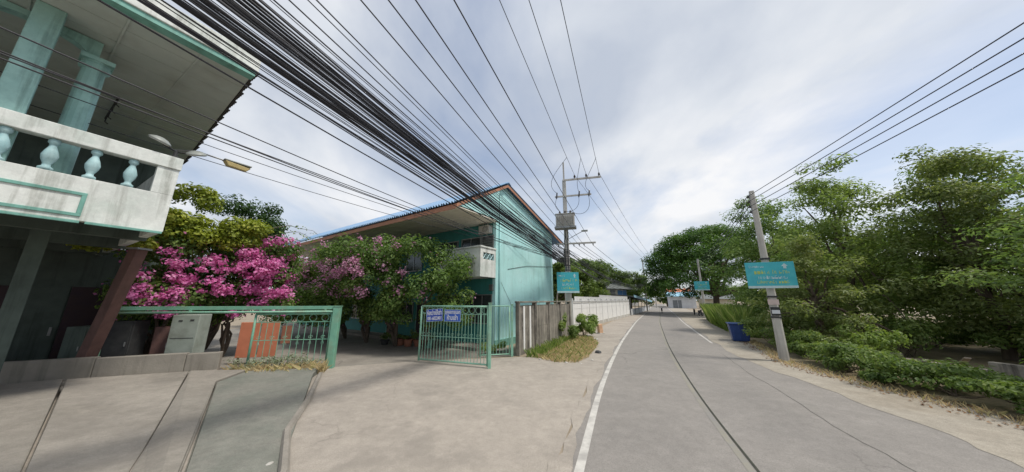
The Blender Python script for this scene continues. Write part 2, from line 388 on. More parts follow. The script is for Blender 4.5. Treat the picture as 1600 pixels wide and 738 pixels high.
# ------------------------------------------------------------------ setting: ground, road, verges
g = 900
sheet('ground', [(-g, -g), (g, -g), (g, g), (-g, g)], 0.0, M['dirt'])
LE = [(-12, -32), (-5.0, -11), (-.9, 0), (.95, 4.9), (2.7, 9.4), (5.5, 15.8), (8.6, 22.4), (14.8, 35.2), (19.8, 45), (28.4, 62), (45, 95), (86, 176)]
def offset(line, d):
    out = []
    for i, p in enumerate(line):
        a = Vector(line[max(i - 1, 0)]); b = Vector(line[min(i + 1, len(line) - 1)])
        t = (b - a).normalized(); dd = d(i) if callable(d) else d; out.append((p[0] + t.y * dd, p[1] - t.x * dd))
    return out
wide = lambda k: (lambda i: k + 1.25 * min(1, max(0, (60 - i) / 13)))          # the lane opens out toward the camera
def smooth(line, k=6):
    P = [Vector(p) for p in line]; out = []
    for i in range(len(P) - 1):
        p0 = P[max(i - 1, 0)]; p1 = P[i]; p2 = P[i + 1]; p3 = P[min(i + 2, len(P) - 1)]
        for j in range(k):
            t = j / k
            q = .5 * ((2 * p1) + (p2 - p0) * t + (2 * p0 - 5 * p1 + 4 * p2 - p3) * t * t + (3 * p1 - p0 - 3 * p2 + p3) * t ** 3)
            out.append((q.x, q.y))
    out.append(tuple(P[-1])); return out
LS = smooth(LE, 12)
def strip(name, line, d0, d1, z, material, parent=None, wob=0.0, wob2=0.0):
    A = offset(line, d0); B = offset(line, d1); rr = random.Random(5)
    if wob:
        f = lambda i, k: wob * (.55 * math.sin(i * .9 + k) + .3 * math.sin(i * 2.3 + 2 * k) + .35 * rr.uniform(-1, 1))
        B = [(x + f(i, 1), y + f(i, 3)) for i, (x, y) in enumerate(B)]
        if wob2: A = [(x + wob2 / wob * f(i, 5), y + wob2 / wob * f(i, 7)) for i, (x, y) in enumerate(A)]
    mb = MB(); n = len(A)
    mb.add([(x, y, z) for x, y in A] + [(x, y, z) for x, y in B], [(i, n + i, n + i + 1, i + 1) for i in range(n - 1)])
    return struct(name, mb, material, parent)
APRON = [(-13, -36), (-7.5, -11), (-.9, .4), (.6, 4.9), (2.3, 9.4), (4.6, 14.3), (3.5, 14.6), (2.2, 13.2), (.4, 13.6), (-3.9, 12.75), (-6.9, 11.6), (-9.7, 11.05), (-12, 10.2), (-18, 7.5), (-30, -5), (-30, -36)]
sheet('driveway_apron', APRON, .004, M['apron'])
sheet('yard', [(.2, 13.9), (-3.9, 12.755), (-6.9, 11.605), (-9.7, 11.06), (-12, 10.25), (-18, 7.55), (-32, 20), (-20, 30), (-.5, 17.2)], .004, M['yard'])
strip('sandy_shoulder', LS[52:], -2.6, -.12, .006, M['apron'], wob=.25)
strip('sandy_verge', LS, wide(5.12), 9.4, .018, M['verge'], wob=.4, wob2=.10)
strip('dusty_edge', LS, -.34, -.10, .018, M['apron'], wob=.07, wob2=.1)
road = strip('road', LS, -.28, wide(5.4), .012, M['asphalt'])
strip('edge_line', LS, -.02, .12, .016, M['paint_line'], road)
strip('edge_line', LS[68:], 4.85, 4.96, .016, M['paint_line'], road)
strip('centre_joint', LS, 2.52, 2.565, .016, M['joint'], road)
strip('faded_centre_line', LS, 2.40, 2.50, .016, M['yellow_line'], road)
sheet('vacant_lot', [(10.2, -12), (10.3, 4), (11.4, 12.4), (15.6, 20.5), (24, 36), (42, 60), (60, 50), (60, -12)], .024, M['lot'])
def crackline(name, i0, i1, d0, d1, amp, w, z=.0165):
    g_ = random.Random(i0 * 7 + i1); sub = LS[i0:i1]; n = len(sub); mb = MB()
    ln = [offset(sub, d0 + (d1 - d0) * k / (n - 1) + amp * math.sin(k * .7) + g_.uniform(-amp, amp))[k] for k in range(n)]
    A = offset(ln, -w / 2); B = offset(ln, w / 2 * g_.uniform(.6, 1.4))
    mb.add([(x, y, z) for x, y in A] + [(x, y, z) for x, y in B], [(i, n + i, n + i + 1, i + 1) for i in range(n - 1)])
    return struct(name, mb, M['joint'], road)
crackline('edge_crack', 30, 62, 4.75, 4.6, .03, .012)
# concrete slabs laid in front of the low wall, separated by open joints
ap = bpy.data.objects['driveway_apron']
S = [[(-16.6, 6.6), (-12.75, 8.75), (-7.25, 4.85), (-4.2, 2.7), (-9.5, -1.5), (-19, 1)],
     [(-12.71, 8.79), (-10.32, 9.77), (-6.26, 5.5), (-3.56, 2.6), (-4.16, 2.68), (-7.21, 4.86)],
     [(-10.27, 9.78), (-8.75, 10.1), (-8.71, 9.08), (-5.4, 5.42), (-3.15, 2.92), (-3.52, 2.6), (-6.22, 5.48)],
     [(-8.65, 9.05), (-8.7, 10.15), (-6.75, 10.7), (-6.55, 10.1), (-3.35, 4.7), (-2.6, 3.3), (-3.1, 2.95), (-5.35, 5.4)]]
for i, p in enumerate(S):
    n = len(p); mb = MB(); top = []
    if sum(p[k][0] * p[(k + 1) % n][1] - p[(k + 1) % n][0] * p[k][1] for k in range(n)) < 0: p = p[::-1]
    for x, y in p:                                   # rises toward the low wall
        d = max(0.0, ((x + 18.5) * .4406 - (y - 6.75) * .8977))
        top.append((x, y, (.05, .035, .055, .015)[i] + .34 * max(0, 1 - d / 5.0) ** 1.6))
    mb.add([(x, y, -.02) for x, y in p] + top, [tuple(range(n))[::-1], tuple(range(n, 2 * n))] + [(k, (k + 1) % n, n + (k + 1) % n, n + k) for k in range(n)])
    obj('slab', mb, (M['slab2'], M['slab'], M['slab2'], M['green_slab'])[i], ap, .02)
kb = MB()
kb.tube([(-6.5, 10.4, .05), (-5.2, 8.0, .055), (-4.3, 6.1, .05), (-3.3, 4.75, .05), (-2.5, 3.3, .05)], .07, 6)
obj('slab_kerb', kb, M['slab'], ap)

def local(origin, az):
    """matrix of a thing whose local +X points along azimuth az"""
    return Matrix.Translation(Vector(origin)) @ Matrix.Rotation(azrot(az), 4, 'Z')

# ------------------------------------------------------------------ teal two-storey house
T = thing('row_house', 'long turquoise two-storey house with blue corrugated roof and orange fascia', 'house', (-.93, 16.04, 0), azrot(33.8))
EX, EZ, RX, RZ, BX, BZ = -3.5, 7.05, .86, 9.54, 9.0, 7.12      # eave, ridge, back eave
GX, LY = 7.35, 25.0
zr = lambda x: EZ + (x - EX) * (RZ - EZ) / (RX - EX) if x < RX else RZ - (x - RX) * (RZ - BZ) / (BX - RX)
mb = MB(); mb.extr([(0, 0, 0), (GX, 0, 0), (GX, 0, zr(GX) - .1), (RX, 0, RZ - .12), (0, 0, zr(0) - .1)], (0, .2, 0))
obj('gable_wall', mb, M['teal'], T)
obj('front_wall', MB().box(.001, .2, .2, LY, 0, 7.0), M['teal_dk'], T)  # same turquoise as the gable, the overhang's shade put into the colour
obj('back_wall', MB().box(GX - .2, GX, .2, LY, 0, zr(GX) - .1), M['teal'], T)
obj('end_wall', MB().box(.2, GX - .2, LY - .2, LY, 0, 7.0), M['teal'], T)
mb = MB().extr([(EX + .1, -.22, EZ - .02), (0, -.22, EZ - .02), (0, -.22, zr(0) - .12), (EX + .3, -.22, EZ + .1)], (0, .06, 0))
obj('gable_infill', mb, M['teal'], T)
# soffit boards below the wide front overhang
for k in range(7):
    x0 = EX + .12 + k * .482
    obj('soffit_board', MB().box(x0, x0 + .468, -.2, LY, 6.93 - .004 * (k % 2), 6.97), M['soffit2'], T)
# corrugated sheets
def corr(w, L, amp, waves, seg=6, thick=.012):
    mb = MB(); n = waves * seg
    for zoff in (0, thick):
        pass
    top = []; 
    for i in range(n + 1):
        y = w * i / n; z = amp * math.sin(2 * math.pi * i / seg)
        top += [(0, y, z + thick), (L, y, z + thick)]
    bot = [(x, y, z - thick) for x, y, z in top]
    m = len(top); fs = []
    for i in range(n):
        a = 2 * i
        fs += [(a, a + 1, a + 3, a + 2), (m + a + 2, m + a + 3, m + a + 1, m + a), (a + 2, m + a + 2, m + a, a), (a + 1, m + a + 1, m + a + 3, a + 3)]
    return mb.add(top + bot, fs)
SW = .92
Lf = math.hypot(RX - EX + .12, RZ - EZ); af = math.atan2(RZ - EZ, RX - EX)
Lb = math.hypot(BX - RX + .1, RZ - BZ); ab = math.atan2(RZ - BZ, BX - RX)
mf = corr(SW + .04, Lf, .055, 5).mesh('roof_sheet'); mf.materials.append(M['blue_roof'])
mbk = corr(SW + .04, Lb, .035, 6).mesh('roof_sheet'); mbk.materials.append(M['blue_roof'])
for k in range(28):
    o = link('roof_sheet', mf, None, T); o.location = (EX - .12, -.3 + k * SW, EZ + .06 + .004 * (k % 2)); o.rotation_euler = (0, -af, 0)
    o = link('roof_sheet', mbk, None, T); o.location = (RX - .02, -.3 + k * SW, RZ + .05 + .004 * (k % 2)); o.rotation_euler = (0, ab, 0)
obj('ridge_cap', MB().extr([(RX - .25, -.32, RZ - .06), (RX, -.32, RZ + .10), (RX + .25, -.32, RZ - .0), (RX, -.32, RZ + .14)], (0, 26, 0)), M['blue_roof'], T)
obj('fascia', MB().box(EX - .03, EX + .0, -.22, LY, EZ - .25, EZ - .01), M['orange'], T)
obj('barge_board', MB().extr([(EX, -.26, EZ - .17), (RX, -.26, RZ - .18), (RX, -.26, RZ - .01), (EX, -.26, EZ + .0)], (0, .03, 0)), M['orange'], T)
obj('barge_board', MB().extr([(RX + .003, -.26, RZ - .18), (BX, -.26, BZ - .17), (BX, -.26, BZ - .0), (RX + .003, -.26, RZ - .01)], (0, .03, 0)), M['orange'], T)
# balcony
bal = obj('balcony', MB().box(-1.35, 0, -.012, 3.3, 3.70, 3.92), M['white_old'], T, .01)
for nm, b in (('parapet', (-1.35, -1.25, -.01, 3.3, 3.92, 5.28)),):
    obj(nm, MB().box(*b), M['white_old'], bal)
obj('parapet', MB().box(-1.25, -.0, -.01, .09, 3.92, 4.66), M['white_old'], bal)
obj('parapet', MB().box(-1.25, -.0, -.01, .09, 5.02, 5.28), M['white_old'], bal)
for x0, x1 in ((-1.25, -1.12), (-.16, 0)): obj('parapet', MB().box(x0, x1, -.009, .088, 4.66, 5.02), M['white_old'], bal)
obj('handrail', MB().box(-1.42, .0, -.06, 3.36, 5.28, 5.36), M['white_old'], bal, .01)
for k in range(3):
    x0 = -1.10 + k * .315
    mb = MB(); mb.tube([(x0 + .03, .04, 4.68), (x0 + .27, .04, 5.0)], .035, 4); 
    obj('screen_block', mb, M['baluster'], bal)
    mb = MB(); mb.tube([(x0 + .27, .045, 4.68), (x0 + .03, .045, 5.0)], .035, 4)
    obj('screen_block', mb, M['baluster'], bal)
    obj('screen_block', MB().box(x0 + .285, x0 + .315, .01, .08, 4.66, 5.02), M['baluster'], bal)
obj('handrail_bracket', MB().box(-1.30, -.1, .02, .05, 3.66, 3.70), M['dark_metal'], bal)
# openings of the long front: window = frame + panes
def window(y0, y1, z0, z1, n, louv=False, parent=T, wood=False):
    w = obj('window' if not wood else 'door', MB().box(-.02, .0, y0, y1, z0, z1), M['dark_wood' if wood else 'dark_metal'], parent)
    for s in ((y0 - .06, y0, z0 - .06, z1 + .06), (y1, y1 + .06, z0 - .06, z1 + .06), (y0, y1, z0 - .06, z0), (y0, y1, z1, z1 + .06)):
        obj('frame', MB().box(-.06, -.0, *s), M['alu' if not wood else 'teal_trim'], w)
    dy = (y1 - y0) / n
    for i in range(n):
        a = y0 + i * dy
        if i: obj('mullion', MB().box(-.055, -.02, a - .025, a + .025, z0, z1), M['alu' if not wood else 'dark_wood'], w)
        if louv:
            k = int((z1 - z0) / .15)
            for j in range(k):
                zz = z0 + .02 + j * .15
                obj('slat', MB().add([(-.05, a + .04, zz), (-.05, a + dy - .04, zz), (-.022, a + dy - .04, zz + .13), (-.022, a + .04, zz + .13),
                                      (-.043, a + .04, zz), (-.043, a + dy - .04, zz), (-.015, a + dy - .04, zz + .13), (-.015, a + .04, zz + .13)],
                                     [(0, 1, 2, 3), (7, 6, 5, 4), (0, 4, 5, 1), (3, 2, 6, 7)]), M['louvre'], w)
        elif not wood:
            obj('pane', MB().box(-.035, -.022, a + .04, a + dy - .04, z0 + .03, z1 - .03), M['glass'], w)
    return w
window(.18, .98, 4.25, 6.15, 1, True)
window(1.15, 2.6, 3.95, 6.15, 2)
window(3.0, 4.6, 4.7, 6.1, 2)
window(.25, 2.2, 1.25, 2.75, 3)
window(2.6, 4.6, 1.2, 2.75, 3)
for y in (5.6, 8.8, 12.0): window(y, y + .95, .1, 2.3, 1, wood=True)
for y in (7.0, 10.2, 13.4, 17): window(y, y + 1.3, 1.1, 2.3, 2)
for y in (6.4, 9.8, 13.2, 16.6, 20): window(y, y + 1.6, 4.5, 6.1, 2)
# wall-mounted fittings
ac = obj('air_conditioner', MB().box(-.34, -.0, .25, 1.05, 6.3, 6.78), M['transformer'], T, .02)
mb = MB(); mb.ring((-.345, .55, 6.54), .17, .012, (0, 1, 0)); mb.ring((-.345, .55, 6.54), .09, .01, (0, 1, 0)); obj('fan_grille', mb, M['dark_metal'], ac)
obj('meter_box', MB().box(-.12, 0, .12, .36, 3.0, 3.35), M['louvre'], T, .01)
obj('drain_pipe', MB().tube([(.32, -.06, .1), (.32, -.06, 8.7)], .045, 8), M['teal'], T, smooth=True)
obj('plinth', MB().box(-.06, GX + .02, -.05, -.002, 0, .38), M['teal_trim'], T)
obj('front_step', MB().box(-1.3, 0, .2, LY, .0, .16), M['yard'], T, .02)
mb = MB(); mb.tube([(1.2, -.02, 4.3), (3.4, -.03, 4.7), (GX, -.02, 5.0)], .012, 4); obj('wall_cable', mb, M['cable'], T)
mb = MB(); mb.tube([(.5, -.02, 3.5), (1.6, -.02, 2.2), (2.4, -.02, 1.9)], .008, 4); obj('wall_cable', mb, M['wire'], T)

# ------------------------------------------------------------------ near house with balcony (left edge)
N = thing('balcony_house', 'tall white and mint house with balustraded terrace over an open ground floor', 'house', (-9.5, 7.5, 0), azrot(29))
XL = -9.0
obj('terrace_beam', MB().box(XL, 0, 0, .16, 4.30, 5.34), M['white_old'], N, .012)
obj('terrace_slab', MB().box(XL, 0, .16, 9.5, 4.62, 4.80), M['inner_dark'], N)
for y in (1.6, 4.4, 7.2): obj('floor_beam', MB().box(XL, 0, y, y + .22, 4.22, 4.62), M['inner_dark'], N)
obj('side_beam', MB().box(-.16, -.0, .16, 9.5, 4.30, 4.62), M['white_old'], N)
obj('side_parapet', MB().box(-.15, -.01, .16, 9.5, 4.80, 6.40), M['white_old'], N)
tr = obj('top_rail', MB().box(XL, .02, -.04, .22, 6.10, 6.45), M['white_old'], N, .015)
obj('end_pier', MB().box(-.40, .0, .0, .18, 5.34, 6.10), M['white_old'], N, .01)
prof = [(.075, 0), (.10, .02), (.10, .07), (.06, .10), (.055, .15), (.10, .26), (.115, .36), (.085, .48), (.05, .58), (.05, .62), (.085, .66), (.085, .70), (.075, .76)]
bm_ = MB().lathe(prof, 12).mesh('baluster'); bm_.materials.append(M['baluster'])
for p in bm_.polygons: p.use_smooth = True
for k in range(12):
    o = link('baluster', bm_, None, N); o.location = (-.78 - k * .56, .09, 5.34)
# raised mouldings on the beam
for k in range(4):
    x1 = -1.28 - k * 1.32
    for s in ((x1 - 1.2, x1, 4.90, 4.97), (x1 - 1.2, x1, 4.40, 4.47), (x1 - 1.2, x1 - 1.13, 4.47, 4.90), (x1 - .07, x1, 4.47, 4.90)):
        obj('panel_moulding', MB().box(s[0], s[1], -.03, -.002, s[2], s[3]), M['teal_trim'], N, .006)
for k in range(7):
    obj('drip_stone', MB().box(-1.25 * k - 1.2, -1.25 * k - .02, -.05, .0, 4.24, 4.297), M['teal_trim'], N, .008)
# terrace ceiling of boards, skewed eave on the far side
xe = lambda y: .72 + (y + 1.05) * .08
for k in range(14):
    y0 = -.98 + k * .80; y1 = y0 + .785
    mb = MB(); mb.add([(XL, y0, 9.38), (xe(y0), y0, 9.38), (xe(y1), y1, 9.38), (XL, y1, 9.38), (XL, y0, 9.42), (xe(y0), y0, 9.42), (xe(y1), y1, 9.42), (XL, y1, 9.42)],
                      [(0, 3, 2, 1), (4, 5, 6, 7), (0, 1, 5, 4), (1, 2, 6, 5), (2, 3, 7, 6), (3, 0, 4, 7)])
    obj('ceiling_board', mb, M['soffit'], N)
for k in range(5):
    obj('ceiling_batten', MB().box(-.35 - k * 1.25, -.31 - k * 1.25, -.95, 9.8, 9.352, 9.378), M['soffit'], N)
obj('fascia', MB().box(XL, .74, -1.30, -1.0, 9.28, 9.415), M['teal_trim'], N)
obj('gutter', MB().box(XL, .80, -1.34, -1.102, 9.42, 9.98), M['white_old'], N, .02)
sl = math.atan2(1.3, 10)
mt = corr(.84, 10.4, .045, 5).mesh('roof_tile_row'); mt.materials.append(M['dark_tile'])
for k in range(14):
    y = -1.25 + k * .80
    o = link('roof_tile_row', mt, None, N); o.location = (xe(y) + .16, y + .84, 9.50 + .01 * (k % 2)); o.rotation_euler = (0, -sl, math.pi)
obj('eave_board', MB().add([(xe(-1.0) + .02, -1.0, 9.36), (xe(-1.0) + .05, -1.0, 9.36), (xe(10) + .05, 10, 9.36), (xe(10) + .02, 10, 9.36),
                            (xe(-1.0) + .02, -1.0, 9.50), (xe(-1.0) + .05, -1.0, 9.50), (xe(10) + .05, 10, 9.50), (xe(10) + .02, 10, 9.50)],
                           [(0, 3, 2, 1), (4, 5, 6, 7), (0, 1, 5, 4), (1, 2, 6, 5), (2, 3, 7, 6), (3, 0, 4, 7)]), M['dark_tile'], N)
# columns with arched heads
def column(x, y):
    c = obj('column', MB().lathe([(.26, 4.8), (.26, 4.95), (.21, 5.0), (.205, 7.9), (.19, 8.5), (.25, 8.55), (.25, 8.66), (.21, 8.7), (.24, 8.74)], 14, (x, y, 0)), M['teal_col'], N, smooth=False)
    obj('capital', MB().box(x - .27, x + .27, y - .27, y + .27, 8.741, 8.86), M['teal_col'], c, .01)
    return c
cxs = (-1.75, -3.75, -5.75)
for x in cxs: column(x, 1.1)
obj('pier', MB().box(-2.75, -2.35, .3, .7, 4.8, 9.37), M['teal_col'], N, .02)
def arch(x0, x1, y, z0, z1):
    mb = MB(); n = 12; xm = (x0 + x1) / 2; rx = (x1 - x0) / 2 - .18; pts = []
    for i in range(n + 1):
        a = math.pi * i / n; pts.append((xm - rx * math.cos(a), z0 + (z1 - z0 - .14) * math.sin(a)))
    for i in range(n):
        (xa, za), (xb, zb) = pts[i], pts[i + 1]
        vs = [(xa, y - .13, za), (xb, y - .13, zb), (xb, y - .13, z1), (xa, y - .13, z1), (xa, y + .13, za), (xb, y + .13, zb), (xb, y + .13, z1), (xa, y + .13, z1)]
        mb.add(vs, [(0, 1, 2, 3), (7, 6, 5, 4), (0, 4, 5, 1), (3, 2, 6, 7)])
    for xa, xb in ((x0, x0 + .18), (x1 - .18, x1)): mb.box(xa + .001, xb, y - .129, y + .129, z0, z1)
    return obj('arch', mb, M['teal_col'], N)
for i in range(2): arch(cxs[i + 1], cxs[i], 1.1, 8.861, 9.35)
# back wall of the terrace with a window, ground-floor walls
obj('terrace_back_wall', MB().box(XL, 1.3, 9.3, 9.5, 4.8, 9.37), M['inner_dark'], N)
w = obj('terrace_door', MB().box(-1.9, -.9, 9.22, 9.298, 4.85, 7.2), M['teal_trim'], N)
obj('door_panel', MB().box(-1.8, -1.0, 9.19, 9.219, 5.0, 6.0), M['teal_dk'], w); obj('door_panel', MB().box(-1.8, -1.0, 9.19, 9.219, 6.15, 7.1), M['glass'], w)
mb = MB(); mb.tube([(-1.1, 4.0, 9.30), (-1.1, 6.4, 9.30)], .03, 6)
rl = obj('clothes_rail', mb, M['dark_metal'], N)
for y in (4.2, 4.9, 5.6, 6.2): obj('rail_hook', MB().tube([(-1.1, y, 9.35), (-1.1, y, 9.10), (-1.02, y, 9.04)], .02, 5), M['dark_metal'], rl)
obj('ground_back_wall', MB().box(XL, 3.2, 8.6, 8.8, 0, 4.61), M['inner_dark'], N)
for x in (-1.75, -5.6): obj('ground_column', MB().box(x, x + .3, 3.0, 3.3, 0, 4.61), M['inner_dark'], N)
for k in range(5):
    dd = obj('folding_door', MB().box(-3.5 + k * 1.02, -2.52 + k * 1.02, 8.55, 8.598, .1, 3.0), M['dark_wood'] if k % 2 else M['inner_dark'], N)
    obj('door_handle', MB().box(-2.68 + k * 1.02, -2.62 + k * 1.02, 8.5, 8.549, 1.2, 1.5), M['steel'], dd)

def post_px(name, label, cat, a, b, w, material, bev=.01):
    o = thing(name, label, cat, a)
    d = Vector(b) - Vector(a)
    mb = MB(); s = w / 2
    vs = [(-s, -s, 0), (s, -s, 0), (s, s, 0), (-s, s, 0)]
    mb.add(vs + [(x + d.x, y + d.y, d.z) for x, y, z in vs], [(3, 2, 1, 0), (4, 5, 6, 7), (0, 1, 5, 4), (1, 2, 6, 5), (2, 3, 7, 6), (3, 0, 4, 7)])
    obj('shaft', mb, material, o, bev)
    return o
pp = post_px('terrace_post', 'leaning brown post propping the white terrace beside magenta bougainvillea', 'post', (-13.75, 9.7, 0), (-12.6, 9.45, 4.21), .30, M['brownpost'])
obj('base_plate', MB().box(-.22, .22, -.22, .22, 0, .05), M['steel'], pp)
pl = MB().box(-.2, .2, -.2, .2, -.06, 0); o = obj('head_plate', pl, M['steel'], pp); o.location = (1.15, -.25, 4.205)

# floodlights at the terrace corner
fl = thing('floodlight_pair', 'two round grey floodlights on a bracket at the terrace corner', 'floodlight', (-9.52, 7.48, 6.45), azrot(29))
obj('base', MB().lathe([(.12, 0), (.12, .04), (.05, .06), (.04, .22)], 10, (-.12, .08, 0)), M['dark_metal'], fl)
obj('bracket', MB().tube([(-.40, .02, .30), (-.12, .08, .20), (.18, .05, .26)], .025, 6), M['dark_metal'], fl)
for x, y, z, tz in ((-.46, .0, .36, .3), (.26, .04, .30, -.35)):
    mb = MB().lathe([(.03, .10), (.12, .08), (.21, .02), (.23, -.01), (.22, -.03)], 16)
    o = obj('lamp_head', mb, M['lamp_grey'], fl, smooth=True); o.location = (x, y, z); o.rotation_euler = (.35, tz, 0)
    mb = MB().lathe([(.205, -.032), (.2, -.045)], 16); q = obj('lens', mb, M['white_old'], o)
# yellow-covered street lamp on an arm
sl_ = thing('arm_lamp', 'street lamp with faded yellow cover on a thin arm beyond the eave', 'street lamp', (-9.99, 8.56, 4.8), azrot(29))
obj('arm', MB().tube([(-.76, .0, 1.55), (-.72, .0, 2.2), (-.3, .0, 2.36), (.42, .0, 2.34)], .025, 6), M['steel'], sl_)
mb = MB(); 
a0 = [(.35, -.13, 2.34), (1.05, -.10, 2.30), (1.05, .10, 2.30), (.35, .13, 2.34)]
a1 = [(.45, -.10, 2.18), (.95, -.08, 2.16), (.95, .08, 2.16), (.45, .10, 2.18)]
mb.add(a1 + a0, [(3, 2, 1, 0), (4, 5, 6, 7), (0, 1, 5, 4), (1, 2, 6, 5), (2, 3, 7, 6), (3, 0, 4, 7)])
obj('lamp_cover', mb, M['lamp_shade'], sl_, .02)
obj('lamp_hood', MB().box(.33, 1.06, -.135, .135, 2.345, 2.39), M['lamp_grey'], sl_, .015)

# ------------------------------------------------------------------ walls and gates
def wall_thing(name, label, cat, p0, p1):
    d = Vector((p1[0] - p0[0], p1[1] - p0[1]))
    return thing(name, label, cat, (*p0, 0), math.atan2(d.y, d.x)), d.length
W, L = wall_thing('low_wall', 'low stained concrete wall below the long mint gate beam', 'wall', (-18.5, 6.75), (-10.35, 10.75))
k = 0; x = 0
while x < L - .2:
    x2 = min(x + 2.05, L)
    h = .82 - .016 * x
    obj('wall_panel', MB().box(x + .006, x2 - .006, 0, .22, 0, h), M['low_conc'], W, .02)
    x = x2
obj('footing', MB().box(-.0, L, -.14, -.0, -.05, .12), M['low_conc'], W, .02)

W, L = wall_thing('old_wall', 'blackened old concrete panel wall beside the turquoise gable', 'wall', (.28, 13.75), (4.05, 20.6))
n = 4
for i in range(n + 1):
    obj('wall_post', MB().box(i * L / n - .11 + (.11 if i == 0 else 0), i * L / n + .11, -.06, .14, 0, 2.36), M['old_conc'], W, .012)
for i in range(n):
    a = i * L / n + .11; b = (i + 1) * L / n - .11
    obj('wall_panel', MB().box(a, b, .0, .09, 0, 1.14), M['old_conc'], W)
    obj('wall_panel', MB().box(a, b, .004, .086, 1.15, 2.24), M['old_conc'], W)
obj('coping', MB().box(-.02, L + .12, -.09, .17, 2.361, 2.44), M['old_conc'], W, .015)
for x in (.55, 1.25): obj('whitewash_strip', MB().box(x, x + .16, -.012, -.001, .2, 2.2), M['white_fence'], W)

W, L = wall_thing('white_fence', 'long white panel fence between the pole and the blue-edged awning', 'fence', (5.1, 24.6), (19.0, 47.4))
n = 11
for i in range(n + 1):
    obj('fence_post', MB().box(i * L / n - .07, i * L / n + .07, -.05, .11, 0, 2.62), M['white_fence'], W, .01)
for i in range(n):
    a = i * L / n + .07; b = (i + 1) * L / n - .07
    for j in range(3):
        obj('fence_panel', MB().box(a, b, .012 * (j % 2), .06, .35 + j * .7, 1.04 + j * .7), M['white_fence'], W)
    obj('base_panel', MB().box(a, b, -.02, .08, 0, .345), M['pole_conc'], W)
obj('top_rail', MB().tube([(0, -.08, 2.35), (L, -.08, 2.35)], .03, 6), M['steel'], W)
obj('upper_sheet', MB().box(L * .35, L, .14, .17, 1.2, 3.05), M['white_fence'], W)
obj('upper_sheet', MB().box(1.0, L * .35 - .02, .14, .17, 1.2, 2.8), M['white_fence'], W)

def bar(p, q, r, n=5): return MB().tube([p, q], r, n)
def gate_leaf(name, label, p0, p1, H, nb, material, z0=.12, mid=True, rings=True, stile=.03):
    G, L = wall_thing(name, label, 'gate', p0, p1)
    for nm, a, b, r in (('stile', (0, 0, z0 - .06), (0, 0, H), stile), ('stile', (L, 0, z0 - .06), (L, 0, H), stile), ('top_bar', (0, 0, H), (L, 0, H), stile * .9),
                        ('bottom_bar', (0, 0, z0), (L, 0, z0), stile * .8)):
        obj(nm, bar(a, b, r, 8), material, G, smooth=True)
    yb = H - .30
    if rings: obj('cross_bar', bar((0, 0, yb), (L, 0, yb), .014), material, G)
    if mid: obj('cross_bar', bar((0, 0, z0 + .92), (L, 0, z0 + .92), .014), material, G)
    me = bar((0, 0, z0), (0, 0, (yb if rings else H)), .0115).mesh('gate_bar'); me.materials.append(material)
    for i in range(1, nb):
        o = link('gate_bar', me, None, G); o.location = (L * i / nb, 0, 0)
    if rings:
        nr = max(3, nb // 2); rr = min(.125, L / nr * .46)
        mr = MB().ring((0, 0, 0), rr, .011, n=14, m=5).mesh('gate_ring'); mr.materials.append(material)
        for i in range(nr):
            o = link('gate_ring', mr, None, G); o.location = (L * (i + .5) / nr, 0, yb + .15)
    if mid:
        ms = MB(); ms.ring((-.035, 0, .10), .035, .008, n=8, m=4, arc=.8); ms.ring((.035, 0, .10), .035, .008, n=8, m=4, arc=.8)
        ms.tube([(-.05, 0, -.16), (0, 0, .02), (.05, 0, -.16)], .008, 4)
        mm = ms.mesh('scroll'); mm.materials.append(material)
        for i in range(nb // 2):
            o = link('scroll', mm, None, G); o.location = (L * (i + .5) / (nb // 2), 0, z0 + .92)
    return G, L
def gate_post(label, p, w, h, material):
    o = thing('gate_post', label, 'gate post', (*p, 0))
    obj('shaft', MB().box(-w / 2, w / 2, -w / 2, w / 2, 0, h), material, o, .012)
    obj('cap', MB().box(-w / 2 - .015, w / 2 + .015, -w / 2 - .015, w / 2 + .015, h, h + .03), material, o, .006)
    return o
# left gate with its long overhead beam
pl_ = gate_post('broad mint square post carrying the long gate beam', (-6.85, 11.5), .24, 2.24, M['gate'])
pl_.rotation_euler = (0, 0, R(11))
gate_leaf('barred_gate', 'mint barred gate beside the broad post with an orange board behind', (-9.55, 10.98), (-7.02, 11.46), 1.98, 12, M['gate'], stile=.04)
Bm, L = wall_thing('gate_beam', 'long mint steel beam running left from the broad gate post', 'beam', (-13.95, 10.13), (-6.98, 11.475))
obj('upper_channel', MB().box(0, L, -.06, .06, 2.14, 2.27), M['gate'], Bm, .008)
obj('lower_rail', MB().tube([(0, -.07, 2.06), (L, -.07, 2.06)], .04, 8), M['gate2'], Bm, smooth=True)
for x in (.1, 2.4, 4.6, 6.8): obj('hanger', MB().box(x, x + .06, -.09, .02, 2.04, 2.16), M['gate'], Bm)
obj('support', MB().box(.0, .08, -.04, .04, 0, 2.14), M['gate'], Bm)
# right gates
gate_leaf('barred_gate', 'mint barred gate with two blue notice plates fixed to it', (-3.86, 12.55), (-.93, 11.45), 2.24, 22, M['gate2'], stile=.04)
gate_post('slim pale mint post at the free end of the gate with blue notices', (-.85, 11.42), .12, 2.36, M['gate2'])
gate_leaf('barred_gate', 'narrow mint walk-through gate next to the blackened old wall', (-1.42, 13.35), (-.12, 13.65), 2.22, 9, M['gate2'], mid=False, rings=False)
gate_post('mint gate post standing against the end of the old wall', (.0, 13.68), .11, 2.28, M['gate2'])

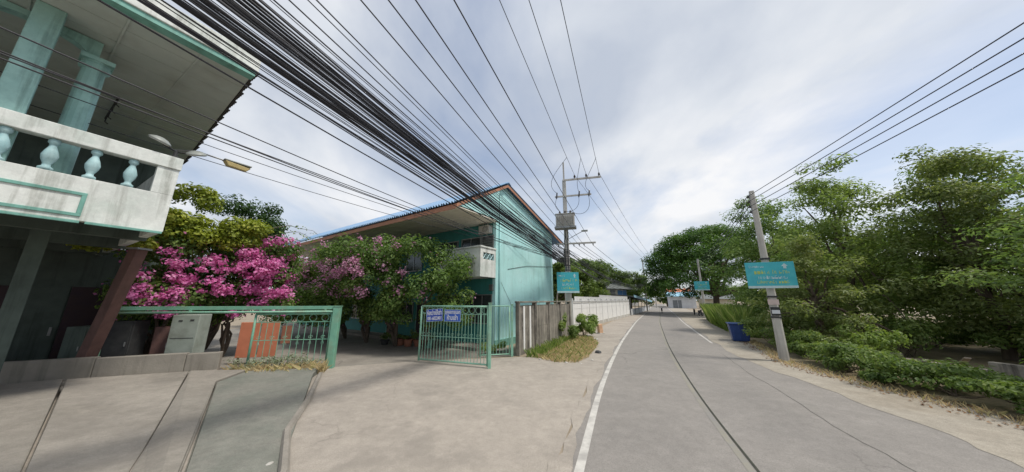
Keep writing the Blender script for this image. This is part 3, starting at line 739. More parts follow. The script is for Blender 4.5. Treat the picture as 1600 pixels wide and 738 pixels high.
# blue notices on the gate
def notice(label, cx_, cz_, w, h, tilt, material, lines):
    d = Vector((2.93, -1.10)).normalized()
    o = thing('notice_plate', label, 'sign', (-3.86 + d.x * cx_ - .035 * -d.y * -1, 12.55 + d.y * cx_ - .055, cz_), math.atan2(d.y, d.x))
    p = bpy.data.objects.new('tilted', None)
    rot = Matrix.Rotation(R(tilt), 4, 'Y')
    def put(ob, loc=(0, 0, 0), up=False):
        ob.matrix_local = rot @ Matrix.Translation(loc) @ (Matrix.Rotation(R(90), 4, 'X') if up else Matrix.Identity(4))
    bpy.data.objects.remove(p)
    pl = obj('plate', MB().box(-w / 2, w / 2, -.012, 0, -h / 2, h / 2), material, o); put(pl)
    for s in ((-w / 2, w / 2, h / 2 - .012, h / 2), (-w / 2, w / 2, -h / 2, -h / 2 + .012), (-w / 2, -w / 2 + .012, -h / 2 + .012, h / 2 - .012), (w / 2 - .012, w / 2, -h / 2 + .012, h / 2 - .012)):
        put(obj('border', MB().box(s[0], s[1], -.016, -.0125, s[2], s[3]), M['sign_wht'], o))
    for body, size, zz, wid in lines:
        me = text_mesh(body, size, bold=.012 * size * 2)
        xs = [v.co.x for v in me.vertices]; k = wid / (max(xs) - min(xs)); mxx = (max(xs) + min(xs)) / 2
        for v in me.vertices: v.co.x = (v.co.x - mxx) * k
        put(link('lettering', me, M['letter'], o), (0, -.017, zz), True)
    return o
notice('blue notice plate with two lines of Thai and a phone number', .66, 1.88, .80, .50, -4, M['sign_blue'], [('ห้องว่างให้เช่า', .25, .085, .70), ('081-6022401', .20, -.13, .68)])
notice('lighter blue notice plate, right of the one with a phone number', 1.53, 1.88, .76, .47, 0, M['sign_blue2'], [('บุคคลภายนอก', .20, .13, .70), ('ห้ามเข้า', .25, -.095, .50)])

# ------------------------------------------------------------------ utility poles
def taper(name, parent, h, b0, b1, material=None, x0=0, y0=0, z0=0):
    mb = MB(); c = .18
    def sec(w, z):
        k = w * c; w2 = w / 2
        return [(x0 + a * w2 - (a * k if i % 2 else 0), y0 + b * w2 - (b * k if not i % 2 else 0), z) for i, (a, b) in enumerate([(-1, -1), (-1, -1), (1, -1), (1, -1), (1, 1), (1, 1), (-1, 1), (-1, 1)])]
    A = [(-b0 / 2, -b0 / 2 + b0 * c), (-b0 / 2 + b0 * c, -b0 / 2), (b0 / 2 - b0 * c, -b0 / 2), (b0 / 2, -b0 / 2 + b0 * c), (b0 / 2, b0 / 2 - b0 * c), (b0 / 2 - b0 * c, b0 / 2), (-b0 / 2 + b0 * c, b0 / 2), (-b0 / 2, b0 / 2 - b0 * c)]
    vs = [(x0 + x, y0 + y, z0) for x, y in A] + [(x0 + x * b1 / b0, y0 + y * b1 / b0, z0 + h) for x, y in A]
    mb.add(vs, [tuple(range(8))[::-1], tuple(range(8, 16))] + [(i, (i + 1) % 8, 8 + (i + 1) % 8, 8 + i) for i in range(8)])
    return obj(name, mb, material or M['pole_conc'], parent)
INS = MB().lathe([(.03, 0), (.03, .05), (.075, .07), (.075, .10), (.05, .12), (.085, .15), (.08, .18), (.05, .20), (.07, .23), (.05, .28), (.03, .30)], 10).mesh('insulator'); INS.materials.append(M['porcelain'])
SPOOL = MB().lathe([(.03, 0), (.05, .02), (.035, .05), (.05, .08), (.03, .10)], 8).mesh('spool_insulator'); SPOOL.materials.append(M['porcelain'])

PM = Vector((4.2, 21.4, 0))
P = thing('utility_pole', 'tall concrete power pole with transformer and cross-arms by the old wall', 'utility pole', PM, R(-14))
taper('shaft', P, 11.9, .42, .28)
obj('pole_top', MB().box(-.06, .06, -.06, .06, 11.9, 13.5), M['pole_conc'], P)
arm1 = obj('cross_arm', MB().box(-.1, 2.85, -.20, -.115, 11.80, 11.95), M['pole_conc'], P, .01)
TOPI = [(.85, -.16, 11.95), (1.75, -.16, 11.95), (2.72, -.16, 11.95)]
for p in TOPI: o = link('insulator', INS, None, arm1); o.location = p
arm2 = obj('cross_arm', MB().box(-.75, 2.05, -.21, -.12, 10.45, 10.58), M['pole_conc'], P, .01)
FUS = [(-.62, -.30, 10.3), (1.1, -.30, 10.3), (1.85, -.30, 10.3)]
for p in FUS:
    o = obj('fuse_cutout', MB().lathe([(.03, 0), (.06, .03), (.045, .1), (.065, .16), (.045, .24), (.065, .3), (.045, .38), (.06, .46), (.025, .5)], 8), M['porcelain'], arm2); o.location = p; o.rotation_euler = (R(15), R(8), 0)
arm3 = obj('cross_arm', MB().box(-.78, 2.15, -.23, -.13, 6.62, 6.74), M['pole_conc'], P, .01)
for x in (-.6, -.25, .55, .95, 1.3, 1.95):
    o = link('spool_insulator', SPOOL, None, arm3); o.location = (x, -.18, 6.50)
    obj('hook', MB().tube([(x, -.18, 6.62), (x, -.18, 6.42)], .015, 5), M['steel'], arm3)
tf = obj('transformer', MB().box(-.70, .70, -.86, -.24, 7.9, 8.85), M['transformer'], P, .05)
for i in range(9): obj('cooling_fin', MB().box(-.62 + i * .15, -.58 + i * .15, -.98, -.861, 8.02, 8.72), M['transformer'], tf)
obj('transformer_lid', MB().box(-.74, .74, -.90, -.20, 8.851, 8.91), M['transformer'], tf, .01)
for x in (-.4, 0, .4):
    o = link('insulator', INS, None, tf); o.location = (x, -.5, 8.91)
obj('platform', MB().box(-.8, .8, -.95, -.18, 7.76, 7.88), M['steel'], P)
for x in (-.09, .12): obj('conduit', MB().tube([(x, -.20, 7.8), (x + .05, -.21, 7.2), (x - .06, -.24, 6.9), (x, -.2, 4.6)], .03, 6), M['cable'], P)
lf = obj('lamp_arm', MB().tube([(.1, -.15, 7.0), (.7, -.5, 7.25), (1.2, -.9, 7.4)], .022, 6), M['steel'], P)
obj('lamp_head', MB().box(1.15, 1.6, -1.12, -.85, 7.38, 7.47), M['lamp_grey'], lf, .02)
def jump(pts, parent, name='jumper', r=.016):
    n = 10; P4 = [Vector(p) for p in pts]
    def bz(t):
        q = P4
        while len(q) > 1: q = [q[i].lerp(q[i + 1], t) for i in range(len(q) - 1)]
        return q[0]
    return obj(name, MB().tube([bz(i / n) for i in range(n + 1)], r, 5), M['cable'], parent)
jump([(.4, -2.0, 12.9), (-.6, -1.0, 12.2), (-1.5, -.4, 11.6), (-.62, -.3, 10.8)], P)
jump([(1.4, -1.2, 13.1), (1.2, -.4, 12.4), (.9, -.3, 11.6), (1.1, -.3, 10.8)], P)
jump([(2.5, -1.4, 12.9), (2.0, -.5, 12.0), (1.3, -.3, 11.3), (1.85, -.3, 10.8)], P)
jump([(-.62, -.3, 10.3), (-.9, -.4, 9.6), (-.5, -.5, 9.3), (-.4, -.5, 9.2)], P)
jump([(1.1, -.3, 10.3), (1.2, -.5, 9.2), (.4, -.5, 9.0), (0, -.5, 9.2)], P)
jump([(1.85, -.3, 10.3), (2.1, -.5, 8.6), (.8, -.5, 8.7), (.4, -.5, 9.2)], P)
# cable tangle on the shaft
cw = MB(); rr = random.Random(3)
for k in range(16):
    z = rr.uniform(4.6, 6.4); cw.ring((0, 0, z), rr.uniform(.2, .26), .016, (1, 0, 0), (0, .98, .2 * rr.uniform(-1, 1)), n=12, m=4)
o = obj('cable_coils', cw, M['cable'], P); o['kind'] = 'stuff'

def sign_board(name, label, loc, rz, w, h, seed, arrow=True, border=True):
    S_ = thing(name, label, 'sign', loc, rz)
    obj('board', MB().box(-w / 2, w / 2, -.03, 0, -h / 2, h / 2), M['sign_teal'], S_, .004)
    obj('bottom_strip', MB().box(-w / 2, w / 2, -.034, -.0305, -h / 2, -h / 2 + h * .09), M['sign_wht'], S_)
    g_ = random.Random(seed)
    def row(z, x0, x1, ht, m):
        mb = MB(); x = x0
        while x < x1:
            cw_ = ht * g_.uniform(.45, .75)
            mb.box(x, x + ht * .13, -.035, -.031, z, z + ht); 
            if g_.random() < .7: mb.box(x + ht * .13, x + cw_, -.035, -.031, z + ht * g_.choice((0, .4, .86)), z + ht * (.14 + g_.choice((0, .4, .86))))
            if g_.random() < .6: mb.box(x + cw_, x + cw_ + ht * .12, -.035, -.031, z + ht * .1, z + ht * g_.uniform(.6, 1))
            if g_.random() < .3: mb.box(x, x + cw_ * .8, -.035, -.031, z + ht * 1.12, z + ht * 1.24)
            x += cw_ + ht * .32
        q = obj('lettering', mb, m, S_); q['kind'] = 'stuff'
    row(h * .29, -w * .42, -w * .14, h * .07, M['sign_wht'])
    row(h * .04, -w * .33, w * .36, h * .12, M['sign_yel'])
    row(-h * .15, -w * .26, w * .30, h * .10, M['sign_wht'])
    row(-h * .33, -w * .30, w * .34, h * .10, M['sign_yel'])
    if arrow:
        x = w * .31; z = h * .24
        obj('emblem', MB().extr([(x - .03 * w, -.031, z), (x + .03 * w, -.031, z), (x + .03 * w, -.031, z + .09 * h), (x + .065 * w, -.031, z + .09 * h), (x, -.031, z + .2 * h), (x - .065 * w, -.031, z + .09 * h), (x - .03 * w, -.031, z + .09 * h)], (0, -.004, 0)), M['sign_wht'], S_)
    obj('backing_rail', MB().box(-w * .4, w * .4, .001, .04, -.03, .03), M['steel'], S_)
    return S_
sign_board('pole_sign', 'teal information board on the tall pole with the transformer', (4.12, 21.12, 3.75), R(2), 1.62, 1.50, 3)

PR = Vector((11.3, 12.6, 0))
P2 = thing('utility_pole', 'bare concrete pole with a large teal board beside the hedge', 'utility pole', PR, R(-35))
taper('shaft', P2, 7.5, .32, .19)
for z in (7.25, 7.0, 6.75, 6.5):
    o = link('spool_insulator', SPOOL, None, P2); o.location = (-.16, -.02, z - .05)
obj('rack', MB().box(-.13, -.09, -.03, .03, 6.4, 7.35), M['steel'], P2)
for z in (2.6, 4.25, 1.75): obj('band', MB().box(-.165, .165, -.165, .165, z, z + .07), M['dark_metal'], P2)
obj('notice', MB().box(-.19, .17, -.185, -.17, 2.30, 2.52), M['paper'], P2)
obj('notice', MB().box(-.15, .15, -.178, -.168, 1.85, 2.20), M['dark_metal'], P2)
obj('notice', MB().box(-.12, .14, -.19, -.179, 1.93, 2.08), M['plastic_white'], P2)
sign_board('pole_sign', 'large tilted teal board on the bare pole beside the hedge', (11.2, 12.36, 3.55), R(-20), 1.72, 1.12, 9)

P3 = thing('utility_pole', 'slim pale pole with a small teal board in front of the rain tree', 'utility pole', (27, 41, 0), R(-30))
taper('shaft', P3, 8.3, .34, .2)
obj('rack', MB().box(-.16, -.12, -.03, .03, 7.2, 8.2), M['steel'], P3)
sign_board('pole_sign', 'small teal board on the slim pole before the rain tree', (26.9, 40.75, 4.45), R(-25), 1.8, 1.25, 5)
P4 = thing('utility_pole', 'distant power pole with one cross-arm beyond the blue awning', 'utility pole', (29.6, 64, 0), R(-25))
taper('shaft', P4, 11.5, .36, .22); obj('cross_arm', MB().box(-.2, 2.6, -.25, -.13, 11.0, 11.18), M['pole_conc'], P4)
obj('cross_arm', MB().box(-.9, 1.8, -.25, -.13, 7.2, 7.35), M['pole_conc'], P4)
P5 = thing('utility_pole', 'far thin pole down the road, seen past the distant cross-arm pole', 'utility pole', (46, 93, 0), R(-25))
taper('shaft', P5, 10.5, .36, .22); obj('cross_arm', MB().box(-.5, 2.2, -.25, -.13, 9.8, 10), M['pole_conc'], P5)
P6 = thing('utility_pole', 'plain pale pole behind the old wall, left of the transformer pole', 'utility pole', (6.0, 32, 0), 0)
taper('shaft', P6, 8.3, .32, .2); obj('rack', MB().box(-.05, .05, -.2, -.16, 7.3, 8.1), M['dark_metal'], P6)

# ------------------------------------------------------------------ overhead lines
def cable(name, label, group, a, b, sag, r, material, seg=26, n=5):
    a = Vector(a); b = Vector(b); pts = []
    for i in range(seg + 1):
        t = i / seg; p = a.lerp(b, t); p.z -= 4 * sag * t * (1 - t); pts.append(p)
    o = obj(name, MB().tube(pts, r, n, False), material)
    for q in o.data.polygons: q.use_smooth = True
    return tag(o, label, 'cable', group)
def pw(x, y, z):   # point on main pole, pole-local
    return P.matrix_basis @ Vector((x, y, z))
bpy.context.view_layer.update()
dirM = Vector((-.366, -.93, 0))
for i, p in enumerate(TOPI):
    a = pw(p[0], p[1], p[2] + .3)
    lab = ('leftmost', 'middle', 'rightmost')[i] + ' of the three high conductors running to the top cross-arm'
    cable('overhead_wire', lab, None, a, a + dirM * 45 + Vector((0, 0, .6)), .45, .014, M['wire'])
    b = Vector((29.6, 64, 11.3)) + Vector((.9 + i * .7, -.5 * i, 0))
    cable('overhead_wire', 'thin high conductor running from the transformer pole toward the distant pole', 'high conductors beyond the transformer pole', a, b, .9, .014, M['wire'])
# low-voltage wires
for i in range(6):
    a = pw((-.6, -.25, .55, .95, 1.3, 1.95)[i], -.18, 6.48)
    cable('overhead_wire', ('leftmost', 'second from left', 'third from left', 'third from right', 'second from right', 'rightmost')[i] + ' of six black low-voltage wires fanning up from the lowest cross-arm', 'low-voltage wires above the cable bundle', a,
          (-9.9 + i * .42, -15.2 + i * .1, 7.35 + (i % 3) * .12), .30 + .05 * (i % 3), .011, M['cable'])
    b = Vector((29.6, 64, 7.2)) + Vector((-.6 + i * .4, -.2 * i, 0))
    cable('overhead_wire', 'low-voltage wire running from the transformer pole along the white fence', 'low-voltage wires beyond the transformer pole', a, b, 1.0, .015, M['cable'])
# thick telecom bundle
rr = random.Random(21)
for i in range(56):
    za = 5.0 + rr.random() ** 1.3 * 1.3
    a = pw(-.17 + rr.uniform(-.06, .1), -.16 + rr.uniform(-.05, .05), za)
    off = rr.gauss(0, .38)
    b = Vector((-11.3 + off, -14 - off * .4, 7.35 + (za - 5) * .75 + rr.uniform(-.35, .5)))
    cable('telecom_cable', 'black telecom cable in the thick bundle sweeping from pole to upper left', 'telecom cables in the thick bundle', a, b,
          rr.uniform(.1, .5), rr.choice((.007, .008, .010, .011, .013, .016, .021)), M['cable'])
for i in range(12):
    a = pw(rr.uniform(-.1, .2), .1, rr.uniform(5.0, 6.3))
    b = Vector((29.4, 63.9, 6.2)) + Vector((rr.uniform(-.3, .3), 0, rr.uniform(-.6, .4)))
    cable('telecom_cable', 'black telecom cable sagging from the transformer pole over the white fence', 'telecom cables beyond the transformer pole', a, b, rr.uniform(1.0, 1.9), rr.choice((.014, .018, .026)), M['cable'])
# loose lower cables and house drops
for i, (b, sg) in enumerate((((-14.8, -12.5, 7.6), .8), ((-15.0, -12.2, 7.3), .9), ((-15.2, -12.0, 7.0), .8), ((-15.6, -11, 7.2), .7), ((-12.0, 4.8, 7.6), .35), ((-12.6, 5.2, 7.3), .4))):
    cable('drop_cable', ('highest loose cable below the thick bundle, passing the eave', 'second highest loose cable below the thick bundle', 'lowest of the long loose cables below the thick bundle', 'third highest loose cable below the thick bundle', 'upper drop cable ending at the terrace columns', 'lower drop cable ending at the terrace columns')[i], 'loose cables below the bundle', pw(-.17, -.1, 5.3 + .08 * i), b, sg, .011, M['cable'])
cable('drop_cable', 'thin service cable from the transformer pole to the turquoise gable', None, pw(-.1, -.1, 5.9), (.35, 18.0, 8.0), .15, .010, M['cable'])
# right side lines
lr = ('topmost', 'second highest', 'third highest', 'lowest')
for i in range(4):
    a = P2.matrix_basis @ Vector((-.2, -.02, 7.25 - .25 * i))
    cable('overhead_wire', lr[i] + ' of the four dark wires rising right from the bare pole', None, a, (2.6 + .05 * i, -23, 7.7 - .25 * i), .10, .013, M['cable'])
    cable('overhead_wire', lr[i] + ' of the four wires running behind the bare pole to the slim pole', None, a, (26.85, 41, 8.1 - .25 * i), .55, .017, M['cable'])
for i in range(3):
    cable('overhead_wire', 'distant wire between the far poles down the road', 'distant wires', (30.5 + i * .7, 63.8, 11.3), (46.5 + .7 * i, 93, 10.2), .6, .018, M['wire'])

# ------------------------------------------------------------------ vegetation
def bougainvillea(name, label, loc, clumps, nleaf, flow, nflow, fmat, trunks, seed, size=.13, lmat=None, top=None):
    B = thing(name, label, 'bougainvillea', loc)
    mb = MB()
    for i, (a, r0) in enumerate(trunks):
        near = sorted(clumps, key=lambda k: (k[0][0] - a[0]) ** 2 + (k[0][1] - a[1]) ** 2)
        for j in range(5):
            c = near[j * 3][0]
            branch(mb, a, c, r0, r0 * .3, seed + i * 9 + j, 6, 7, .07)
    t = obj('stems', mb, M['bark'], B); t['kind'] = 'stuff'
    add_leaves('foliage', B, clumps, nleaf, size, lmat or L_BOUG, seed, .62, .35, .55, .2)
    if top: add_leaves('young_foliage', B, top[0], top[1], size, L_YEL, seed + 3, .55, .35, .5, .2)
    fl_ = [(c, tuple(x * 1.35 for x in r)) for c, r in flow] + [(c, tuple(x * .5 for x in r)) for c, r in flow]
    add_leaves('blossom', B, fl_, nflow, size * .74, fmat, seed + 5, .85, .05, .35, .1, jitter=.6)
    add_leaves('stray_blossom', B, [(c, tuple(x * 1.05 for x in r)) for c, r in clumps], nflow // 6, size * .7, fmat, seed + 6, .85, .85, .35, .1, jitter=.6)
    return B
rr = random.Random(4)
def rnd_clumps(n, fn, rmin, rmax, flat=.8):
    out = []
    for i in range(n):
        c = fn(rr.random(), rr.random(), rr.random()); r = rr.uniform(rmin, rmax)
        out.append((c, (r * rr.uniform(.9, 1.2), r * rr.uniform(.9, 1.2), r * flat * rr.uniform(.8, 1.15))))
    return out
# magenta bush beside the near house: spans azimuth about -53..-38 degrees
bdir = Vector((-.745, .667)); bper = Vector((.667, .745))
def bp1(d, s, z):
    d += 2.9; s *= 1.2; z = 2.5 + (z - 2.5) * 1.2
    return (bdir.x * d + bper.x * s, bdir.y * d + bper.y * s, z)
main = rnd_clumps(62, lambda a, b, c: bp1(14.9 + a * 2.0, -1.35 + b * 3.9, 2.0 + c * 2.7), .5, .9)
yel = rnd_clumps(20, lambda a, b, c: bp1(14.5 + a * 1.4, -1.5 + b * 3.0, 4.55 + c * .7), .35, .6) + \
      rnd_clumps(7, lambda a, b, c: bp1(14.2 + a * .6, -2.3 + b * 1.6, 4.05 + c * .35), .3, .45, .6) + \
      rnd_clumps(6, lambda a, b, c: bp1(15.2 + a * .8, -1.3 + b * 1.4, 5.4 + c * 1.1), .3, .5)
fl1 = rnd_clumps(44, lambda a, b, c: bp1(14.2 + a * .6, -1.3 + b * 3.6, 2.6 + c * 1.5), .12, .30, .7) + \
      rnd_clumps(48, lambda a, b, c: bp1(14.4 + a * .7, 1.0 + b * 1.8, 1.9 + c * 3.2), .12, .32, .8) + \
      rnd_clumps(12, lambda a, b, c: bp1(14.2 + a * .5, -1.6 + b * 1.7, 2.45 + c * .5), .14, .28, .7) + \
      rnd_clumps(5, lambda a, b, c: bp1(14.4 + a * .3, -.9 + b * .7, 2.0 + c * .45), .2, .34, .8)
BG1 = bougainvillea('bougainvillea', 'vivid magenta bougainvillea with lime-green top next to the white terrace', (0, 0, 0), main, 36000, fl1, 7600, F_MAG,
              [(bp1(16, -.6, .42), .09), (bp1(16.2, .6, .42), .08), (bp1(15.8, 1.2, .42), .06)], 31, .16, top=(yel, 10500))
# dark shrub behind it
S1 = thing('shrub_tree', 'dark green small tree behind the magenta bougainvillea', 'tree', (0, 0, 0))
cl1 = rnd_clumps(22, lambda a, b, c: bp1(18.5 + a * 2, -.6 + b * 3.2, 4.4 + c * 2.6), .5, .85)
mb = MB(); 
for j in range(5): branch(mb, bp1(19.3, .8, .42), cl1[j * 4][0], .13, .03, j, 6, 6)
obj('trunk', mb, M['bark'], S1); add_leaves('crown', S1, cl1, 9000, .17, L_DARK, 77, .5, .35)
# arching sprays right of the magenta bush
mb = MB(); sp_pts = []
for k in range(5):
    a = Vector(bp1(15.6, 1.8, 4.0 + .35 * k)); b = Vector(bp1(15.2 + .3 * k, 3.4 + .35 * (k % 3), 4.6 + .25 * k))
    branch(mb, a, b, .02, .006, k, 4, 6, .05, .35)
    for t in np.linspace(.2, 1, 22): q = a.lerp(b, t); sp_pts.append((q.x + rr.uniform(-.1, .1), q.y + rr.uniform(-.1, .1), q.z + .35 * math.sin(math.pi * t) + rr.uniform(-.12, .06)))
o = obj('spray', mb, M['bark'], BG1)
o['kind'] = 'stuff'
q = np.array(sp_pts); o = link('spray_leaves', leaf_mesh('spray_leaves', q, np.tile([0, 0, 1.], (len(q), 1)), .16, rng.random(len(q)), .6, .6, 5), L_BOUG, BG1); o['kind'] = 'stuff'

# large faded bush across the front of the turquoise house (house-local coordinates)
Tm = local((-.93, 16.04, 0), 33.8)
def tl(x, y, z): return tuple(Tm @ Vector((x, y, z)))
def hb(a, b, c):
    y = .1 + a * 17; top = 5.75 - .03 * abs(y - 5) - (.5 if y < 1.8 else 0)
    lo = 1.55 if y < 8 else 1.2
    return tl(-3.7 - 1.45 * min(1, max(0, y - .8) / 3.2) + b * 2.1, y, lo + c * (top - lo))
big = rnd_clumps(210, hb, .42, .82)
fl2 = []
for i in range(95):
    y = 1.0 + rr.random() * 15; z = 2.8 + rr.random() * 2.9
    fl2.append((tl(-3.95 - 1.45 * min(1, max(0, y - .8) / 3.2) + rr.uniform(-.15, .5), y, z), (rr.uniform(.12, .34),) * 3))
for i in range(12):
    y = 4.3 + rr.random() * 2.0; fl2.append((tl(-5.5, y, 4.7 - (y - 4.3) * .5 + rr.uniform(-.3, .3)), (.26, .26, .22)))
BG2 = bougainvillea('bougainvillea', 'wide bougainvillea with faded pink flowers across the turquoise house front', (0, 0, 0), big, 72000, fl2, 3600, F_PINK,
              [(tl(-2.6, 2.6, 0), .09), (tl(-2.5, 5, 0), .10), (tl(-2.7, 7.6, 0), .09), (tl(-2.5, 10.5, 0), .08)], 52, .145)
mb = MB(); branch(mb, tl(-3.2, 8.2, 5.2), tl(-3.6, 11.4, 6.9), .02, .006, 8, 4, 7, .04, -.1)
o = obj('spray', mb, M['bark'], BG2); o['kind'] = 'stuff'
q = np.array([Vector(tl(-3.2, 8.2, 5.2)).lerp(Vector(tl(-3.6, 11.4, 6.9)), t) for t in np.linspace(.1, 1, 60)]) + rng.normal(0, .06, (60, 3)) - [0, 0, .05]
o = link('spray_leaves', leaf_mesh('spray_leaves', q, np.tile([0, 0, 1.], (60, 1)), .13, rng.random(60), .6, .6, 5), L_BOUG, BG2); o['kind'] = 'stuff'

def tree(name, label, base, clumps, n, size, lm, seed, r0, fork, nb=9, aspect=.5, shell=.35, up=.6, group=None, bark='bark', jitter=.4):
    t = thing(name, label, 'tree', base, 0, group)
    bx_, by_, bz_ = base
    mb = MB(); f = Vector((0, 0, fork))
    branch(mb, (0, 0, -.1), f, r0, r0 * .75, seed, 9, 6, .03)
    loc = [((c[0] - bx_, c[1] - by_, c[2] - bz_), r) for c, r in clumps]
    step = max(1, len(loc) // nb)
    for j in range(nb):
        c = Vector(loc[(j * step) % len(loc)][0]); branch(mb, f * random.Random(seed + j).uniform(.7, 1), c, r0 * .5, r0 * .1, seed + j, 6, 6, .07)
    obj('trunk', mb, M[bark], t)
    add_leaves('crown', t, loc, n, size, lm, seed, aspect, shell, up, .2, jitter=jitter)
    return t
# rain tree: broad umbrella of flat clumps
rt = []
for i in range(230):
    a = rr.random() * 6.283; r = math.sqrt(rr.random()) * 9.4
    zt = 14.9 - (r / 9.6) ** 2.4 * 6.2
    z = zt - rr.random() ** 1.6 * (3.0 + .55 * r)
    s = rr.uniform(.9, 1.7)
    rt.append(((35.4 + r * 1.12 * math.cos(a), 50 + r * 1.12 * math.sin(a), max(4.0, z)), (s * 1.15, s * 1.15, s * .72)))
tree('rain_tree', 'broad dark rain tree overhanging the road behind the slim pole', (35.5, 50.5, 0), rt, 66000, .34, L_RAIN, 5, .55, 4.2, 18, .55, .4, .9)
# tiered trees of the vacant lot
def tiered(base, h, rad, tiers, seed, squash=.17, lo=.2):
    g_ = random.Random(seed); out = []; jit = .12 if squash < .2 else .75
    for k in range(tiers):
        t = k / (tiers - 1); z = h * (lo + (1 - lo) * t)
        rr_ = rad * (1 - .72 * t ** 1.4) * g_.uniform(.85, 1.1)
        nb = max(3, int(7 * (1 - .5 * t)))
        for j in range(nb):
            a = 6.283 * (j + g_.random() * .7) / nb
            for f in (.35, .72, 1.0):
                r = rr_ * f * g_.uniform(.85, 1.1); s = rad * (.20 if jit < .2 else .165) * g_.uniform(.75, 1.25)
                out.append(((base[0] + r * math.cos(a), base[1] + r * math.sin(a), z + g_.uniform(-jit, jit) * h / tiers + .12 * r * (1 if jit < .2 else g_.uniform(-.5, 2.2))), (s * 1.2, s * 1.2, s * squash * 1.9)))
    return out
for nm, lab, base, h, rad, tiers, n, sz, seed in (
    ('tiered_tree', 'tall tiered tree right of the large teal board', (19.6, 16.6, 0), 10.0, 3.9, 10, 26000, .19, 3),
    ('tiered_tree', 'pale green tiered tree second from the large teal board', (21.0, 12.8, 0), 8.9, 3.4, 9, 24000, .18, 8),
    ('tiered_tree', 'tiered tree directly behind the bare pole with the large board', (20.5, 22.5, 0), 9.6, 4.2, 9, 22000, .22, 14),
    ('tiered_tree', 'layered flat-branched tree filling the right edge of the view', (17.6, 5.6, 0), 8.0, 4.4, 9, 38000, .15, 19),
    ('tiered_tree', 'dense layered tree behind the one at the right edge', (22.8, 8.6, 0), 8.6, 4.2, 8, 22000, .19, 25),
    ('tiered_tree', 'slender tiered tree between the two tallest ones right of the teal board', (24.2, 14.6, 0), 9.2, 3.6, 9, 20000, .22, 41),
    ('tiered_tree', 'small low tiered tree close behind the bare pole', (15.4, 14.8, 0), 5.0, 2.4, 6, 12000, .16, 53),
    ('tiered_tree', 'lower green tree between rain tree and large teal board', (29.5, 29.0, 0), 9.0, 4.4, 8, 17000, .30, 29)):
    tree(nm, lab, base, tiered(base, h, rad, tiers, seed, .19 if seed in (19, 25) else .38, .32 if seed in (19, 25) else .2), int(n * .85), sz, {3: L_TERM, 8: L_TERM3, 14: L_TERM2, 41: L_TERM2, 53: L_TERM3, 19: L_TERM2, 25: L_TERM2}.get(seed, L_TERM), seed, .19, h * .55, 20, .45, .3, .9, 'tiered trees in the vacant lot')
# dense backdrop trees of the lot
for i, (x, y, h, rd) in enumerate(((27, 21, 7.4, 4.0), (31, 14, 6.0, 4.0), (31, 6, 5.2, 4.0), (32, 29, 8.0, 4.5))):
    c = [((x + rr.gauss(0, rd * .45), y + rr.gauss(0, rd * .45), h * rr.uniform(.28, .95)), (rr.uniform(.9, 1.5),) * 2 + (rr.uniform(.5, .9),)) for _ in range(45)]
    tree('lot_tree', ('dense tree far back in the lot, behind the bare pole', 'dense low tree far back in the lot, between the tiered trunks', 'dense low tree far back in the lot at the right edge', 'dense tree far back beside the rain tree')[i], (x, y, 0), c, 9000, .34, L_TERM2, 60 + i, .18, h * .4, 10, .5, .35, .7, 'dense trees far back in the vacant lot')
# understorey and hedge
def shrub(name, label, base, w, h, n, size, lm, seed, group=None, depth=None):
    t = thing(name, label, 'shrub', base, 0, group); g_ = random.Random(seed)
    c = [((g_.uniform(-1, 1) * w / 2, g_.uniform(-1, 1) * (depth or w) / 2, h * g_.uniform(.25, .88)), (g_.uniform(.16, .28) * w, g_.uniform(.16, .28) * w, g_.uniform(.14, .24) * h)) for _ in range(12)]
    mb = MB()
    for j in range(8): branch(mb, (g_.uniform(-.2, .2), g_.uniform(-.2, .2), 0), c[j][0], .02, .006, seed + j, 4, 4, .08)
    o = obj('stems', mb, M['bark'], t); o['kind'] = 'stuff'
    add_leaves('foliage', t, c, n, size, lm, seed, .55, .3, .5)
    return t
hl = [(11.1, 5.6), (11.15, 7.0), (11.3, 8.3), (11.4, 9.5), (11.6, 10.7), (11.9, 11.8), (12.7, 13.6), (13.6, 15.2), (14.6, 17.0)]
hn = ('nearest at the right edge', 'second from the right edge', 'third from the right edge', 'fourth from the right edge', 'third shrub right of the bare pole', 'second shrub right of the bare pole', 'just behind the bare pole', 'between the bare pole and the blue bin', 'right beside the blue bin')
for i, (x, y) in enumerate(hl):
    x += rr.uniform(.2, .6)
    shrub('hedge_shrub', 'leafy roadside hedge shrub, ' + hn[i], (x, y, 0), rr.uniform(1.3, 2.1), (1.7, .75, 1.05, .7, 1.0, .8, 1.3, 1.1, 1.6)[i], 2600, .115, L_HEDGE, 100 + i, 'roadside hedge shrubs')
for i in range(15):
    x = 19.5 + rr.random() * 7; y = 1.0 + i * 1.45 + rr.random()
    shrub('undergrowth_shrub', 'tangled undergrowth shrub below the tiered trees', (x + (2 if y > 14 else 0), y, 0), rr.uniform(1.8, 3.2), rr.uniform(1.0, 2.2), 1800, .16, L_HEDGE if i % 3 else L_DARK, 140 + i, 'undergrowth below the tiered trees')
for i, (x, y, w, h) in enumerate(((13.4, 4.2, 1.8, 1.7), (14.4, 7.4, 1.5, .9), (14.6, 12.4, 1.6, 1.5), (17.6, 13.6, 2.0, 2.0), (17.0, 17.0, 2.0, 2.1))):
    shrub('scrub_bush', 'untidy scrub bush among the debris behind the hedge shrubs', (x, y, 0), w, h, 1500, .14, L_HEDGE if i % 2 else L_GRASS, 180 + i, 'scrub bushes behind the hedge shrubs')
